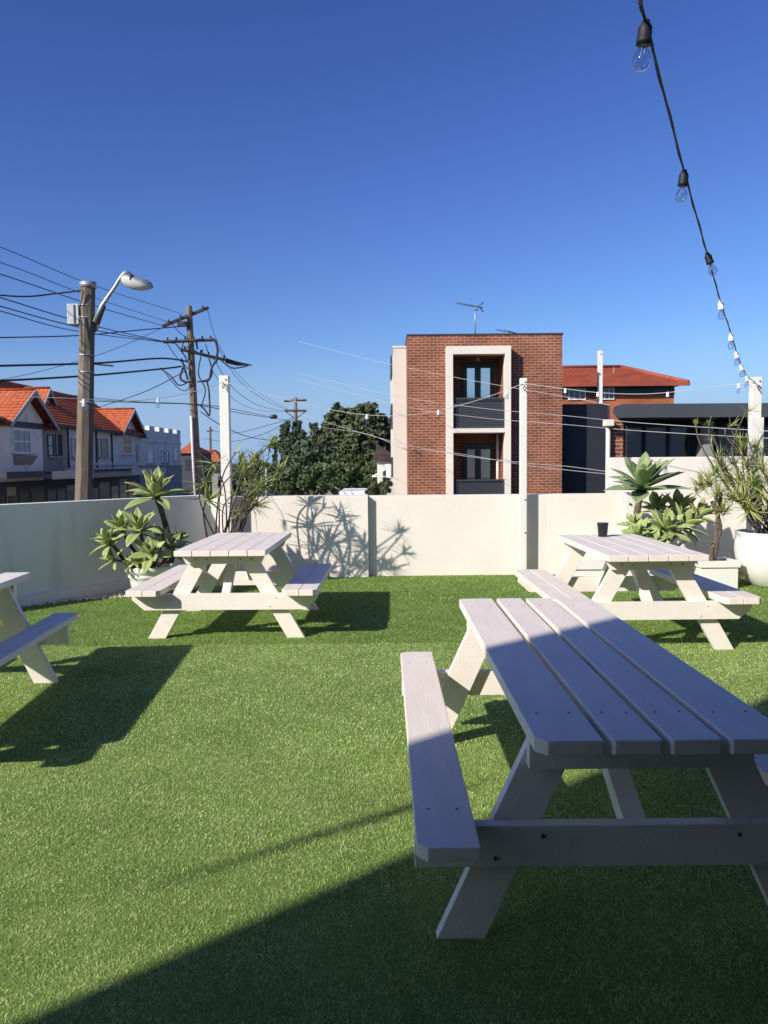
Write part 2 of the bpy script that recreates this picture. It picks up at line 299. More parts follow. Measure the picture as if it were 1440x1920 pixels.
tag(mb.build('pebbles', 'pebble'), 'pale pebbles heaped in the bed along the left wall', 'pebbles', kind='stuff')

# ------------------------------------------------------------------ artificial turf blades
def turf():
    rs = np.random.default_rng(5)
    bands = [(1.55, 2.6, 42000, .0062, .00125), (2.6, 4.0, 27000, .0068, .0016), (4.0, 6.3, 13000, .008, .0023), (6.3, 8.2, 7000, .0095, .0033), (8.2, 10.7, 3800, .011, .0045)]
    P = []; Hh = []; Ww = []
    for (y0, y1, den, h, wd) in bands:
        hw = y1*.48+.5; n = int(den*(y1-y0)*2*hw)
        x = rs.uniform(-hw, hw, n); y = rs.uniform(y0, y1, n)
        P.append(np.stack([x, y], 1)); Hh.append(np.full(n, h)*rs.uniform(.55, 1.3, n)); Ww.append(np.full(n, wd)*rs.uniform(.7, 1.3, n))
    P = np.concatenate(P); Hh = np.concatenate(Hh); Ww = np.concatenate(Ww)
    dl = (P[:, 0]-LW0.x)*lnor.x+(P[:, 1]-LW0.y)*lnor.y
    yb = np.interp(P[:, 0], [-3.75, -3.3, -2.85, -2.3, -1.2, -1.0], [8.0, 8.38, 8.61, 8.94, 9.58, 10.6]); inb = (P[:, 0] < -3.75) | (P[:, 1] < yb)
    back = np.where(P[:, 0] < -.19, 9.98, np.where(P[:, 0] < 3.1, 10.07, 10.69))
    k = (dl > .06) & inb & (P[:, 1] < back) & (P[:, 0] < 6.8)
    P, Hh, Ww = P[k], Hh[k], Ww[k]; n = len(P)
    clump = np.array([noise.noise((float(a)*9, float(b)*9, 0)) for a, b in P[::1]]) if n < 10 else np.sin(P[:, 0]*37+np.sin(P[:, 1]*29)*2)*np.sin(P[:, 1]*41+np.sin(P[:, 0]*23)*2)
    th = rs.uniform(0, 2*np.pi, n); ln = rs.uniform(.35, 1.5, n)            # lean
    la = np.where(rs.random(n) < .45, rs.normal(0, .7, n)+np.where(P[:, 1] > 6.3, -1.57, np.where(P[:, 1] > 2.9, 1.2, 2.6)), th+rs.normal(0, .6, n)+np.pi/2)
    lx = np.cos(la)*ln*Hh+.25*clump*Hh; ly = np.sin(la)*ln*Hh
    wx = np.cos(th)*Ww; wy = np.sin(th)*Ww
    z = Hh*np.clip(1.05-.28*ln**1.6, .3, 1)
    v = np.zeros((n, 4, 3), np.float32)
    v[:, 0, 0] = P[:, 0]-wx; v[:, 0, 1] = P[:, 1]-wy
    v[:, 1, 0] = P[:, 0]+wx; v[:, 1, 1] = P[:, 1]+wy
    v[:, 2, 0] = P[:, 0]+lx+wx*.45; v[:, 2, 1] = P[:, 1]+ly+wy*.45; v[:, 2, 2] = z
    v[:, 3, 0] = P[:, 0]+lx-wx*.45; v[:, 3, 1] = P[:, 1]+ly-wy*.45; v[:, 3, 2] = z
    me = bpy.data.meshes.new('artificial_grass'); me.vertices.add(n*4); me.vertices.foreach_set('co', v.ravel())
    me.loops.add(n*4); me.loops.foreach_set('vertex_index', np.arange(n*4, dtype=np.int32)); me.polygons.add(n)
    me.polygons.foreach_set('loop_start', np.arange(0, n*4, 4, dtype=np.int32)); me.polygons.foreach_set('loop_total', np.full(n, 4, np.int32))
    me.update(calc_edges=True)
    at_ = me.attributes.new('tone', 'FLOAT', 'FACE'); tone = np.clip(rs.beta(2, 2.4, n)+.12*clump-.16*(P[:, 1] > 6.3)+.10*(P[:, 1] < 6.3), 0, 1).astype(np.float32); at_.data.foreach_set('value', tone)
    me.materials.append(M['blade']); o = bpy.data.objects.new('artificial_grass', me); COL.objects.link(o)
    tag(o, 'short green artificial turf covering the terrace floor', 'artificial grass', kind='stuff'); print('blades', n)
turf()

# ------------------------------------------------------------------ picnic tables
def plank(mb, x0, x1, y0, y1, z0, z1, ch=(0, 0, 0, 0)):
    """board along Y; ch = corner cuts (x0y0, x1y0, x1y1, x0y1)"""
    a, b_, c, d = ch; pts = []
    pts += [(x0, y0+a, z0), (x0+a, y0, z0)] if a else [(x0, y0, z0)]
    pts += [(x1-b_, y0, z0), (x1, y0+b_, z0)] if b_ else [(x1, y0, z0)]
    pts += [(x1, y1-c, z0), (x1-c, y1, z0)] if c else [(x1, y1, z0)]
    pts += [(x0+d, y1, z0), (x0, y1-d, z0)] if d else [(x0, y1, z0)]
    mb.prism(pts, (0, 0, z1-z0))
def screw_heads(parent, spots, z):
    for (x, y) in spots:
        mb = MB(); mb.lathe([(.0005, z), (.0045, z), (.004, z+.0012), (.0005, z+.0012)], (x, y, 0), 8); mb.build('screw', 'screw', parent)
def table_frame(t, L, zt, tth, bz, bth, sb, fo, fi, lt, bo, cbh, cham, bathw, bath, bx, thick=.045):
    h = L/2; zb = zt-tth; bolt0 = None
    for s in (-1, 1):
        yf = s*(h-sb)                                   # outer face of crossbeam and batten
        # seat crossbeam
        ztop = bz-bth-.002; c = cham
        pts = [(-bo+.01, yf, ztop), (bo-.01, yf, ztop), (bo-.01, yf, ztop-cbh*.35), (bo-.01-c, yf, ztop-cbh), (-bo+.01+c, yf, ztop-cbh), (-bo+.01, yf, ztop-cbh*.35)] if c else \
              [(-bo+.002, yf, ztop), (bo-.002, yf, ztop), (bo-.002, yf, ztop-cbh), (-bo+.002, yf, ztop-cbh)]
        mb = MB(); mb.prism(pts, (0, -s*thick, 0)); cb = mb.build('crossbeam', 'paint', t, bevel=.003)
        # batten under the top
        mb = MB(); mb.prism([(-bathw, yf, zb-.001), (bathw, yf, zb-.001), (bathw-.04*(c > 0), yf, zb-bath), (-bathw+.04*(c > 0), yf, zb-bath)], (0, -s*thick, 0)); bt = mb.build('batten', 'paint', t, bevel=.003)
        for (px, pz, par) in [(-.17*bathw/.33-.05, zb-bath*.5, bt), (-.17*bathw/.33+.04, zb-bath*.5, bt), (.17*bathw/.33-.04, zb-bath*.5, bt), (.17*bathw/.33+.05, zb-bath*.5, bt),
                              (-bx[0], ztop-cbh*.25, cb), (-bx[1], ztop-cbh*.78, cb), (bx[0], ztop-cbh*.25, cb), (bx[1], ztop-cbh*.78, cb)]:
            mb = MB(); mb.tube([(px, yf-s*.002, pz), (px, yf+s*.004, pz)], .0062, 8); mb.build('bolt', 'steel' if (par is bt or cham == 0) else 'post', par)
        for k in (-1, 1):
            y0 = yf-s*(thick+.001)
            mb = MB(); mb.prism([(k*fo, y0, 0), (k*(fo-fi), y0, 0), (k*(lt-fi), y0, zb-.002), (k*lt, y0, zb-.002)], (0, -s*thick, 0)); mb.build('leg', 'paint', t, bevel=.003)
        # diagonal brace from crossbeam up to the middle
        ya = yf-s*(thick+.002); zc = ztop-cbh*.1; yb2 = s*.22
        mb = MB(); mb.prism([(-.035, ya, zc-.07), (-.035, ya, zc), (-.035, yb2-s*.0, zb-.004), (-.035, yb2-s*.09, zb-.004)], (.07, 0, 0)); mb.build('brace', 'paint', t, bevel=.003)
def bench(t, k, xi, xo, L, z1, th, nb, ch, screws):
    mb = MB(); w_ = (xo-xi-.005*(nb-1))/nb
    for i in range(nb):
        a = xi+i*(w_+.005); x0, x1 = (a, a+w_) if k > 0 else (-a-w_, -a)
        outer = i == nb-1; inner = i == 0
        c = [0, 0, 0, 0]
        if outer: c = [0, ch, ch, 0] if k > 0 else [ch, 0, 0, ch]
        if inner and nb > 1: c = [ch, 0, 0, ch] if k > 0 else [0, ch, ch, 0]
        plank(mb, x0, x1, -L/2, L/2, z1-th, z1, c)
    o = mb.build('bench', 'painttop', t, bevel=.004, seg=2)
    sp = [(k*(xi+(xo-xi)*f), s*(L/2-.24)) for f in (.25, .75) for s in (-1, 1)]
    if screws: screw_heads(o, sp, z1)
def back_table(label, x, y, rz):
    t = empty('picnic_table', (x, y, 0), rz, label, 'picnic table', 'white picnic tables on the turf')
    L = 1.654; mb = MB(); W_ = .734; bw_ = (W_-4*.006)/5
    for i in range(5):
        x0 = -W_/2+i*(bw_+.006); plank(mb, x0, x0+bw_, -L/2, L/2, .705, .75)
    mb.build('tabletop', 'painttop', t, bevel=.003)
    for k in (-1, 1): bench(t, k, .489, .771, L, .43, .048, 2, .03, False)
    table_frame(t, L, .75, .045, .43, .048, .146, .651, .145, .25, .771, .135, .10, .345, .08, (.42, .37))
    return t
B1 = back_table('white slatted picnic table in full sun before the back wall, left of the photo', -1.308, 7.181, -.011)
B2 = copy_tree(B1); B2.location = (1.991, 6.618, 0); B2.rotation_euler.z = .010; B2['label'] = 'white slatted picnic table with a black cup on it, beside the square planter'
# wide board table, close to the camera
FT = empty('picnic_table', (.750, 3.186, 0), -.001, 'large white picnic table of four wide boards, half in shadow, nearest the camera', 'picnic table', 'white picnic tables on the turf')
L = 2.214; mb = MB()
eds = [(-.3503, -.170, (.032, 0, 0, .02)), (-.147, -.012, (.008, .004, .012, .012)), (.010, .146, (.006, .004, .012, .012)), (.168, .3503, (.006, .02, .02, .012))]
for x0, x1, c in eds: plank(mb, x0, x1, -L/2, L/2, .663, .705, c)
tt = mb.build('tabletop', 'painttop', FT, bevel=.005)
screw_heads(tt, [(x0+(x1-x0)*f, s*(L/2-.235)+.004*math.sin(x0*50+f*9)) for x0, x1, c in eds for f in (.25, .78) for s in (-1, 1)], .705)
for k in (-1, 1): bench(FT, k, .497, .669, L, .416, .040, 1, .03, True)
table_frame(FT, L, .705, .042, .416, .040, .215, .602, .148, .30, .669, .125, 0, .33, .12, (.29, .43))
GT = copy_tree(FT); GT.location = (-2.732, 4.394, 0); GT.rotation_euler.z = .064; GT['label'] = 'white picnic table cut off by the left edge of the photo, bench in blue shade'
# cup
mb = MB(); mb.lathe([(.002, 0), (.037, 0), (.039, .004), (.050, .118), (.052, .12), (.052, .126), (.047, .126), (.045, .116), (.036, .008), (.002, .008)], (0, 0, 0), 28)
cp = mb.build('cup', 'cup'); cp.location = (1.985, 7.24, .7505); tag(cp, 'black plastic cup standing on the far right picnic table', 'cup')

# ------------------------------------------------------------------ posts
def post(name, label, x, y, z1, hw, extra=None):
    t = empty(name, (x, y, 0), 0, label, 'post', 'white posts that carry the string lights')
    mb = MB(); mb.box(-hw, hw, -hw, hw, 0, z1); p = mb.build('post_body', 'post', t, bevel=.006)
    if extra: mb = MB(); mb.box(-hw-.018, hw+.022, -hw-.02, -hw-.002, 0, extra); mb.build('cover_board', 'post', t, bevel=.004)
    mb = MB(); mb.tube([(0, -hw-.001, z1-.1), (0, -hw-.04, z1-.1), (.02, -hw-.05, z1-.13), (0, -hw-.04, z1-.16), (-.015, -hw-.03, z1-.12)], .006, 6)
    mb.build('hook', 'steel', t)
    for z in (.55, .96, z1-.05):
        mb = MB(); mb.tube([(hw*.5, -hw+.002, z), (hw*.5, -hw-.008, z)], .009, 8); mb.build('bolt', 'steel', p)
    return t
post('light_post', 'tall white timber post in the left corner behind the leafy stems', -1.935, 9.86, 2.51, .056)
post('light_post', 'slim white timber post in front of the back wall and the brick building', 1.735, 9.97, 2.46, .041)
post('light_post', 'white post with a thicker lower half at the right edge of the photo', 4.32, 9.35, 2.385, .053, 1.92)
pt = at(1124.5, 757, 31.6); pb = at(1127, 658, 31.6)
post('light_post', 'white pole rising from the roof of the black building', pt.x, 31.6, pb.z, .085)
for o in S.objects:
    if o.name == 'light_post.003':
        o.location.z = 0
        for ch in o.children:
            if ch.name.startswith('post_body'):
                for v in ch.data.vertices:
                    if v.co.z < .5: v.co.z = 3.5

# ------------------------------------------------------------------ plants
def leaf(mb, base, d, upv, L, W, curl, fold, seg=7, tipw=0., prof='agave'):
    """one tapering leaf, starts along d, bends by curl (down if >0)"""
    d = d.normalized(); side = d.cross(upv).normalized(); nrm = side.cross(d).normalized()
    p = V3(base); V = []; rows = 5 if prof == 'agave' else 3
    for i in range(seg+1):
        t = i/seg
        if prof == 'agave': wd = W*(.34+.66*math.sin(math.pi/2*t/.52)) if t < .52 else (W*(1-((t-.52)/.48)**1.6) if t < 1 else .0008)
        else: wd = W*(.75+.5*t)*(1-t**3) if t < 1 else .0006
        f = fold*(1-.35*t)
        for k in range(rows):
            q = (k/(rows-1)-.5)*2
            V.append(p+side*wd*.5*q+nrm*abs(q)**1.3*wd*.5*f)
        st = L/seg; p = p+d*st
        ang = curl/seg*(.4+1.2*t); rm = Matrix.Rotation(-ang, 3, side); d = rm @ d; nrm = rm @ nrm
    Fs = [(i*rows+k, i*rows+k+1, (i+1)*rows+k+1, (i+1)*rows+k) for i in range(seg) for k in range(rows-1)]
    mb.add(V, Fs, True)
def rosette(name, c, axis, n, L, W, parent, seed, m='agave', spread=1.25, curl=.35):
    rg = random.Random(seed); mb = MB(); axis = axis.normalized(); a = axis.orthogonal().normalized(); b_ = axis.cross(a); c = V3(c)
    for i in range(n):
        f = i/(n-1); phi = i*2.399963+rg.uniform(-.15, .15); th = .12+spread*(f**.85)*1.18+rg.uniform(-.06, .06)       # angle away from axis
        d = axis*math.cos(th)+(a*math.cos(phi)+b_*math.sin(phi))*math.sin(th)
        ln = L*(.62+.42*math.sin(min(1, f*1.25)*math.pi/2))*rg.uniform(.9, 1.08)
        leaf(mb, c-axis*(.18*L*f)+d*.008, d, axis, ln, W*rg.uniform(.88, 1.1)*(.7+.3*f), curl*rg.uniform(.3, 1.5)*(.3+f)-.1, .42, 8)
    o = mb.build(name, m, parent); sd = o.modifiers.new('thick', 'SOLIDIFY'); sd.thickness = .004; return o
def bez(pts, n=10):
    P = [V3(p) for p in pts]; out = []
    for i in range(len(P)-1):
        p0, p1, p2, p3 = P[max(i-1, 0)], P[i], P[i+1], P[min(i+2, len(P)-1)]
        for k in range(n):
            t = k/n; out.append(.5*((2*p1)+(-p0+p2)*t+(2*p0-5*p1+4*p2-p3)*t*t+(-p0+3*p1-3*p2+p3)*t**3))
    return out+[P[-1]]
def stem(pts, r0, r1, parent, name='stem', m='stem'):
    q = bez(pts); n = len(q); rg = random.Random(len(q)+int(r0*1e4)); mb = MB(); mb.tube(q, [(r0+(r1-r0)*i/(n-1))*rg.uniform(.9, 1.12) for i in range(n)], 9); return mb.build(name, m, parent)
def head(mb, c, axis, n, L, W, rg, droop=.9):
    axis = axis.normalized(); a = axis.orthogonal().normalized(); b_ = axis.cross(a)
    for i in range(n):
        phi = rg.uniform(0, 2*math.pi); th = rg.uniform(.15, 2.0)
        d = axis*math.cos(th)+(a*math.cos(phi)+b_*math.sin(phi))*math.sin(th)
        leaf(mb, V3(c)-axis*rg.uniform(0, .05), d, axis if abs(d.dot(axis)) < .98 else a, L*rg.uniform(.6, 1.1), W*rg.uniform(.8, 1.2), droop*rg.uniform(0, 1.2), .3, 4, prof='strap')

# left agave group in the rolled-rim pot
pot = empty('plant_pot', (-2.55, 8.62, 0), 0, 'round white pot with a rolled rim under the left agave', 'plant pot')
mb = MB(); mb.lathe([(.002, 0), (.15, 0), (.165, .02), (.20, .16), (.212, .222), (.226, .232), (.232, .25), (.222, .262), (.232, .272), (.258, .30), (.262, .335), (.250, .352), (.235, .35), (.228, .32), (.225, .30)], n=40); mb.build('pot_body', 'pot', pot)
mb = MB(); mb.lathe([(.002, .305), (.2245, .305)], n=24); mb.add([], []); mb.build('soil', 'soil', pot)
ag = empty('agave', (-2.55, 8.62, .31), 0, 'spreading pale green agave with many rosettes in the rolled rim pot', 'agave', 'agaves in pots')
def lrel(par, *ps): return [V3(p)-par.location for p in ps]
def agp(u, v, Y): return at(u, v, Y)-ag.location
base = V3((0, 0, 0))
ros = [((292, 925), 8.75, .38, 18, (.15, -.2, 1), [(312, 990), (322, 1050)], .035, .030, .15, 1),
       ((205, 1015), 8.5, .24, 13, (-.55, -.25, .8), [(222, 1035), (238, 1058)], .020, .018, .115, 2),
       ((229, 990), 8.6, .26, 13, (-.25, -.3, .9), [(240, 1015), (262, 1050)], .022, .018, .12, 3),
       ((262, 990), 8.45, .28, 14, (.0, -.35, .95), [(266, 1010), (270, 1045)], .020, .018, .12, 4),
       ((212, 1049), 8.4, .17, 9, (-.6, -.4, .5), [(225, 1052), (245, 1060)], .012, .012, .06, 5),
       ((283, 1037), 8.33, .23, 13, (.05, -.6, .8), [(285, 1050)], .015, .015, .11, 6),
       ((318, 1025), 8.5, .21, 12, (.6, -.35, .7), [(308, 1045)], .015, .015, .105, 7),
       ((300, 1010), 8.75, .24, 12, (.3, .1, 1), [(300, 1030)], .018, .016, .11, 8),
       ((335, 1012), 8.8, .20, 11, (.7, .1, .7), [(318, 1040)], .013, .013, .075, 10),
       ((255, 1052), 8.38, .13, 12, (-.3, -.6, .6), [], .01, .01, .035, 11),
       ((243, 1058), 8.42, .12, 11, (-.6, -.3, .5), [], .01, .01, .035, 12),
       ((268, 1055), 8.36, .12, 11, (.1, -.7, .6), [], .01, .01, .035, 13)]
for (uv_, Y, L_, n_, ax, mids, r0, r1, W_, sd_) in ros:
    c = agp(*uv_, Y); ax = V3(ax)
    pts = [base+V3((c.x*.25, c.y*.25, -.02))]+[agp(u, v, Y+.05) for (u, v) in reversed(mids)]+[c]
    stem(pts, r0, r1, ag); rosette('rosette', c, ax, n_, L_, W_, ag, sd_, curl=.5)
# right agave: one big blue green rosette plus pups, in a long planter
pl = empty('planter_box', (2.62, 8.98, 0), 0, 'long low white planter box behind the far right table', 'planter', 'white rectangular planters')
def planter(par, hx, hy, h, lip):
    mb = MB(); t_ = .03
    mb.box(-hx, hx, -hy, -hy+t_, 0, h-lip); mb.box(-hx, hx, hy-t_, hy, 0, h-lip); mb.box(-hx, -hx+t_, -hy+t_+.001, hy-t_-.001, 0, h-lip); mb.box(hx-t_, hx, -hy+t_+.001, hy-t_-.001, 0, h-lip)
    mb.build('box', 'pot', par, bevel=.004)
    mb = MB(); e_ = .02
    mb.box(-hx-e_, hx+e_, -hy-e_, -hy+t_+.01, h-lip, h); mb.box(-hx-e_, hx+e_, hy-t_-.01, hy+e_, h-lip, h); mb.box(-hx-e_, -hx+t_+.01, -hy+t_+.011, hy-t_-.011, h-lip, h); mb.box(hx-t_-.01, hx+e_, -hy+t_+.011, hy-t_-.011, h-lip, h)
    mb.build('lip', 'pot', par, bevel=.004)
    mb = MB(); mb.box(-hx+t_+.002, hx-t_-.002, -hy+t_+.002, hy-t_-.002, 0, h-.05); mb.build('soil', 'soil', par)
planter(pl, .55, .20, .30, .06)
p2 = empty('planter_box', (3.73, 9.02, 0), 0, 'short square white planter box holding the twisted grey trunk', 'planter', 'white rectangular planters')
planter(p2, .205, .18, .31, .07)
p3 = empty('planter_box', (2.98, 9.75, 0), 0, 'white planter box standing behind the long one against the wall end', 'planter', 'white rectangular planters')
planter(p3, .30, .22, .52, .06)
def agplant(name, loc_, label, rs_, m):
    t = empty(name, loc_, 0, label, 'agave', 'agaves in pots')
    for (uv_, Y, L_, n_, ax, mids, r0, r1, W_, sd_, sp) in rs_:
        c = at(*uv_, Y)-t.location
        pts = [V3((c.x*.3, c.y*.3, -.03))]+[at(u, v, Y)-t.location for (u, v) in reversed(mids)]+[c]
        stem(pts, r0, r1, t); rosette('rosette', c, V3(ax), n_, L_, W_, t, sd_, m, sp, curl=.45)
    return t
agplant('agave', (2.98, 9.70, .45), 'tall agave with one big blue green rosette on a bare stem beside the wall end', [
    ((1206, 908), 9.5, .50, 26, (-.02, -.22, 1), [(1197, 945), (1192, 985)], .045, .038, .205, 21, 1.15)], 'agavebig')
agplant('agave', (2.70, 8.95, .22), 'cluster of low bright green agave rosettes right behind the far right table', [
    ((1200, 1003), 8.85, .24, 14, (-.5, -.4, .8), [], .03, .03, .12, 22, 1.2),
    ((1250, 990), 8.8, .30, 18, (.1, -.45, .95), [], .03, .03, .14, 23, 1.25),
    ((1222, 1018), 8.75, .22, 12, (-.1, -.8, .6), [], .03, .03, .12, 24, 1.2),
    ((1282, 985), 9.2, .32, 16, (.6, -.1, .8), [], .03, .03, .13, 25, 1.2),
    ((1270, 955), 9.7, .34, 16, (.3, .1, 1), [(1262, 1000)], .03, .03, .15, 26, 1.2),
    ((1232, 955), 9.8, .32, 14, (-.1, .1, 1), [(1230, 1000)], .03, .03, .15, 27, 1.2),
    ((1310, 965), 9.6, .28, 13, (.6, .1, .8), [(1285, 1010)], .02, .02, .13, 28, 1.2),
    ((1192, 985), 9.1, .22, 12, (-.5, -.2, .8), [], .03, .03, .11, 29, 1.2)], 'agave')

# strap-leaved clump in the left corner
pt2 = empty('plant_pot', (-1.86, 9.12, 0), 0, 'round white pot hidden behind the left picnic table in the corner', 'plant pot')
mb = MB(); mb.lathe([(.002, 0), (.15, 0), (.21, .36), (.235, .37), (.235, .41), (.20, .41), (.195, .37)], n=36); mb.build('pot_body', 'pot', pt2)
mb = MB(); mb.lathe([(.002, .372), (.196, .372)], n=24); mb.build('soil', 'soil', pt2)
dr = empty('dracaena', (-1.86, 9.12, .37), 0, 'tangled strap leaved dracaena on thin grey stems in the left corner', 'dracaena')
def shadow_pt(u, v, dy):          # where a head must hang, dy metres before the back wall, to throw its shadow at that spot of it
    q = at(u, v, 9.99 if u < 690 else 10.08); return q-SUN*(dy/SUN.y)
rg = random.Random(11); hb = MB(); heads = []
for (u, v, dy, L_, n_) in [(583, 940, .55, .20, 34), (579, 942, .62, .16, 20), (635, 957, .75, .17, 22), (645, 970, .82, .17, 22), (748, 997, 1.22, .20, 26), (757, 1036, 1.2, .18, 22), (613, 1020, .72, .30, 46),
                           (683, 1030, 1.1, .26, 36), (655, 1008, 1.0, .22, 28), (735, 1066, 1.25, .22, 30), (665, 1058, .92, .26, 36), (640, 1050, .85, .24, 30), (715, 1062, 1.15, .24, 30)]:
    heads.append((shadow_pt(u, v, dy), L_*1.05, int(n_*1.7)))
vis = [((384, 905), 9.0, .32, 40), ((398, 868), 9.1, .30, 34), ((392, 935), 8.9, .30, 38), ((440, 925), 9.0, .30, 40), ((470, 900), 9.1, .30, 40), ((455, 955), 8.95, .26, 34),
       ((490, 880), 9.2, .26, 32), ((442, 848), 9.2, .20, 26), ((533, 874), 9.0, .18, 26)]
for uv_, Y, L_, n_ in vis: heads.append((at(*uv_, Y), L_, n_ if uv_[0] < 412 else n_//3))
sb_ = MB()
for i, (c, L_, n_) in enumerate(heads):
    c = c-dr.location; ang = rg.uniform(0, 6.28)
    b0 = V3((.11*math.cos(ang), .11*math.sin(ang), 0)); side = V3((rg.uniform(-.12, .12), rg.uniform(-.10, .10), 0))
    m1 = b0.lerp(c, .33)+side+V3((0, 0, .05)); m2 = b0.lerp(c, .72)+side*1.2+V3((-.05*(1 if c.x > .2 else 0), 0, .06))
    ax = (c-m2).normalized()+V3((0, 0, .3))
    q = bez([b0, m1, m2, c], 7); sb_.tube(q, [.0095-.003*k/(len(q)-1) for k in range(len(q))], 6)
    head(hb, c, ax, int(n_*.62), L_, .019, rg, .75)
sb_.build('stem', 'stem', dr); hb.build('leaves', 'strap', dr)

# right: twisted trunk plant in the square planter and bush in the egg pot
tw = empty('dracaena', (3.70, 8.98, .26), 0, 'strap leaved plant on a twisted trunk rising from the square planter', 'dracaena')
c0 = V3((0, 0, -.02)); tops = []
for k, (u1, v1) in enumerate([(1342, 930), (1352, 925), (1335, 940)]):
    pts = [c0+V3((.02*math.cos(k*2.1), .02*math.sin(k*2.1), 0)), at(1338, 1030, 8.95)-tw.location+V3((.025*math.sin(k*2.1), .02*math.cos(k*2.1), 0)), at(1347, 990, 8.95)-tw.location+V3((-.025*math.sin(k*2.1), 0, 0)), at(u1, v1, 8.95)-tw.location]
    stem(pts, .032, .02, tw, 'trunk')
hb = MB(); rg = random.Random(17)
for (u, v, Y, L_, n_) in [(1330, 905, 8.95, .26, 60), (1318, 912, 9.0, .22, 44), (1345, 925, 8.9, .24, 44), (1352, 955, 8.85, .18, 34), (1340, 885, 9.0, .24, 44), (1358, 960, 9.0, .18, 30), (1305, 920, 9.05, .14, 24)]:
    c = at(u, v, Y)-tw.location; head(hb, c, V3((rg.uniform(-.4, .4), -.2, 1)), n_, L_, .014, rg, .7)
hb.build('leaves', 'strap', tw)
egg = empty('plant_pot', (4.42, 9.02, 0), 0, 'large rounded white pot at the right edge of the photo', 'plant pot')
mb = MB(); mb.lathe([(.002, 0), (.20, 0), (.24, .02), (.35, .16), (.405, .30), (.425, .42), (.42, .52), (.405, .585), (.415, .60), (.415, .62), (.385, .622), (.375, .58), (.37, .55)], n=48); mb.build('pot_body', 'pot', egg)
mb = MB(); mb.lathe([(.002, .552), (.371, .552)], n=24); mb.build('soil', 'soil', egg)
bs = empty('dracaena', (4.42, 9.02, .55), 0, 'wide airy strap leaved bush with bare curving stems in the large rounded pot', 'dracaena')
sb_ = MB(); hb = MB(); rg = random.Random(23)
spots = [(1400, 872, 9.0), (1385, 900, 8.9), (1368, 905, 9.0), (1360, 880, 9.1), (1410, 905, 8.8), (1430, 880, 8.9), (1425, 920, 8.8), (1395, 935, 8.8), (1375, 935, 8.9), (1440, 900, 9.0), (1455, 870, 9.0), (1350, 862, 9.2), (1378, 868, 9.2), (1405, 955, 8.75), (1440, 940, 8.8), (1470, 920, 8.9), (1480, 880, 9.0), (1420, 845, 9.1), (1390, 840, 9.1), (1460, 840, 9.0)]
for (u, v, Y) in spots:
    c = at(u, v, Y)-bs.location; ang = rg.uniform(0, 6.28); b0 = V3((.15*math.cos(ang), .12*math.sin(ang), 0)); m1 = b0.lerp(c, .45)+V3((rg.uniform(-.1, .1), rg.uniform(-.08, .08), 0))
    sb_.tube(bez([b0, m1, c], 6), [.013-.005*k/12 for k in range(13)], 6); head(hb, c, (c-m1).normalized()+V3((0, 0, .4)), 48, .24, .013, rg, .6)
for pts, hl in [([(1400, 960), (1348, 890), (1312, 830), (1305, 795)], .1), ([(1405, 960), (1355, 880), (1332, 835), (1330, 790)], .1), ([(1410, 960), (1375, 860), (1378, 820), (1395, 780), (1403, 770)], .17), ([(1420, 950), (1420, 880), (1410, 845), (1402, 825)], .14), ([(1400, 960), (1370, 900), (1340, 825), (1335, 822)], .17), ([(1410, 950), (1400, 870), (1360, 815), (1375, 795)], .14)]:
    q = bez([at(u, v, 9.0)-bs.location for u, v in pts], 7); sb_.tube(q, [.012-.006*k/(len(q)-1) for k in range(len(q))], 6)
    head(hb, q[-1], (q[-1]-q[-4]).normalized(), 22, hl, .008, rg, .5)
sb_.build('stem', 'stem', bs); hb.build('leaves', 'strap', bs)

# ------------------------------------------------------------------ string lights
def bulb_unit(par, c, s=1., m='black', tilt=None):
    mb = MB(); T = Matrix.Identity(3)
    if tilt: T = V3((0, 0, 1)).rotation_difference(-V3(tilt)).to_matrix()
    M4 = T.to_4x4()
    mb.lathe([(.002*s, .012*s), (.012*s, .008*s), (.014*s, -.004*s), (.021*s, -.012*s), (.0225*s, -.022*s), (.0225*s, -.050*s), (.0245*s, -.054*s), (.0245*s, -.066*s), (.018*s, -.068*s), (.002*s, -.068*s)], c, 16, True, M4)
    so_ = mb.build('socket', m, par)
    mb = MB(); mb.lathe([(.013*s, -.069*s), (.015*s, -.078*s), (.024*s, -.095*s), (.030*s, -.115*s), (.029*s, -.130*s), (.020*s, -.143*s), (.002*s, -.147*s)], c, 18, True, M4)
    mb.build('bulb', 'bulb', so_)
    mb = MB(); mb.tube([V3(c)+T @ V3((.004*s, 0, -.07*s)), V3(c)+T @ V3((.006*s, 0, -.11*s)), V3(c)+T @ V3((-.006*s, 0, -.11*s)), V3(c)+T @ V3((-.004*s, 0, -.07*s))], .0012*s, 5)
    mb.build('filament', 'galv', so_)
# main strand: from above the camera to the right post; depth grows along it
main = [(1185, -140, 1.45), (1200, 0, 2.1), (1211, 43, 2.28), (1283, 322, 3.4), (1326, 476, 4.55), (1351, 565, 5.55), (1371, 626, 6.5), (1381, 660, 7.35), (1390, 684, 8.1), (1401, 705, 8.75), (1416, 717, 9.28)]
mp_ = [at(*q) for q in main]; S1 = empty('string_lights', mp_[-1], 0, 'near strand of black festoon lights running from overhead to the right post', 'string lights', 'festoon light strands')
mb = MB(); q = bez([p-S1.location for p in mp_], 14)
mb.tube(q, .0042, 6)
mb.tube([p+V3((.0045*math.sin(i*.9), 0, .0045*math.cos(i*.9))) for i, p in enumerate(q)], .003, 5); mb.build('cable', 'cable', S1)
for i in range(2, 10): bulb_unit(S1, mp_[i]-S1.location, .86, 'black' if i < 5 else 'whitemetal', tilt=(-.10, 0, -1) if i < 4 else ((.35, 0, -1) if i == 4 else (.05*(i % 3), 0, -1)))
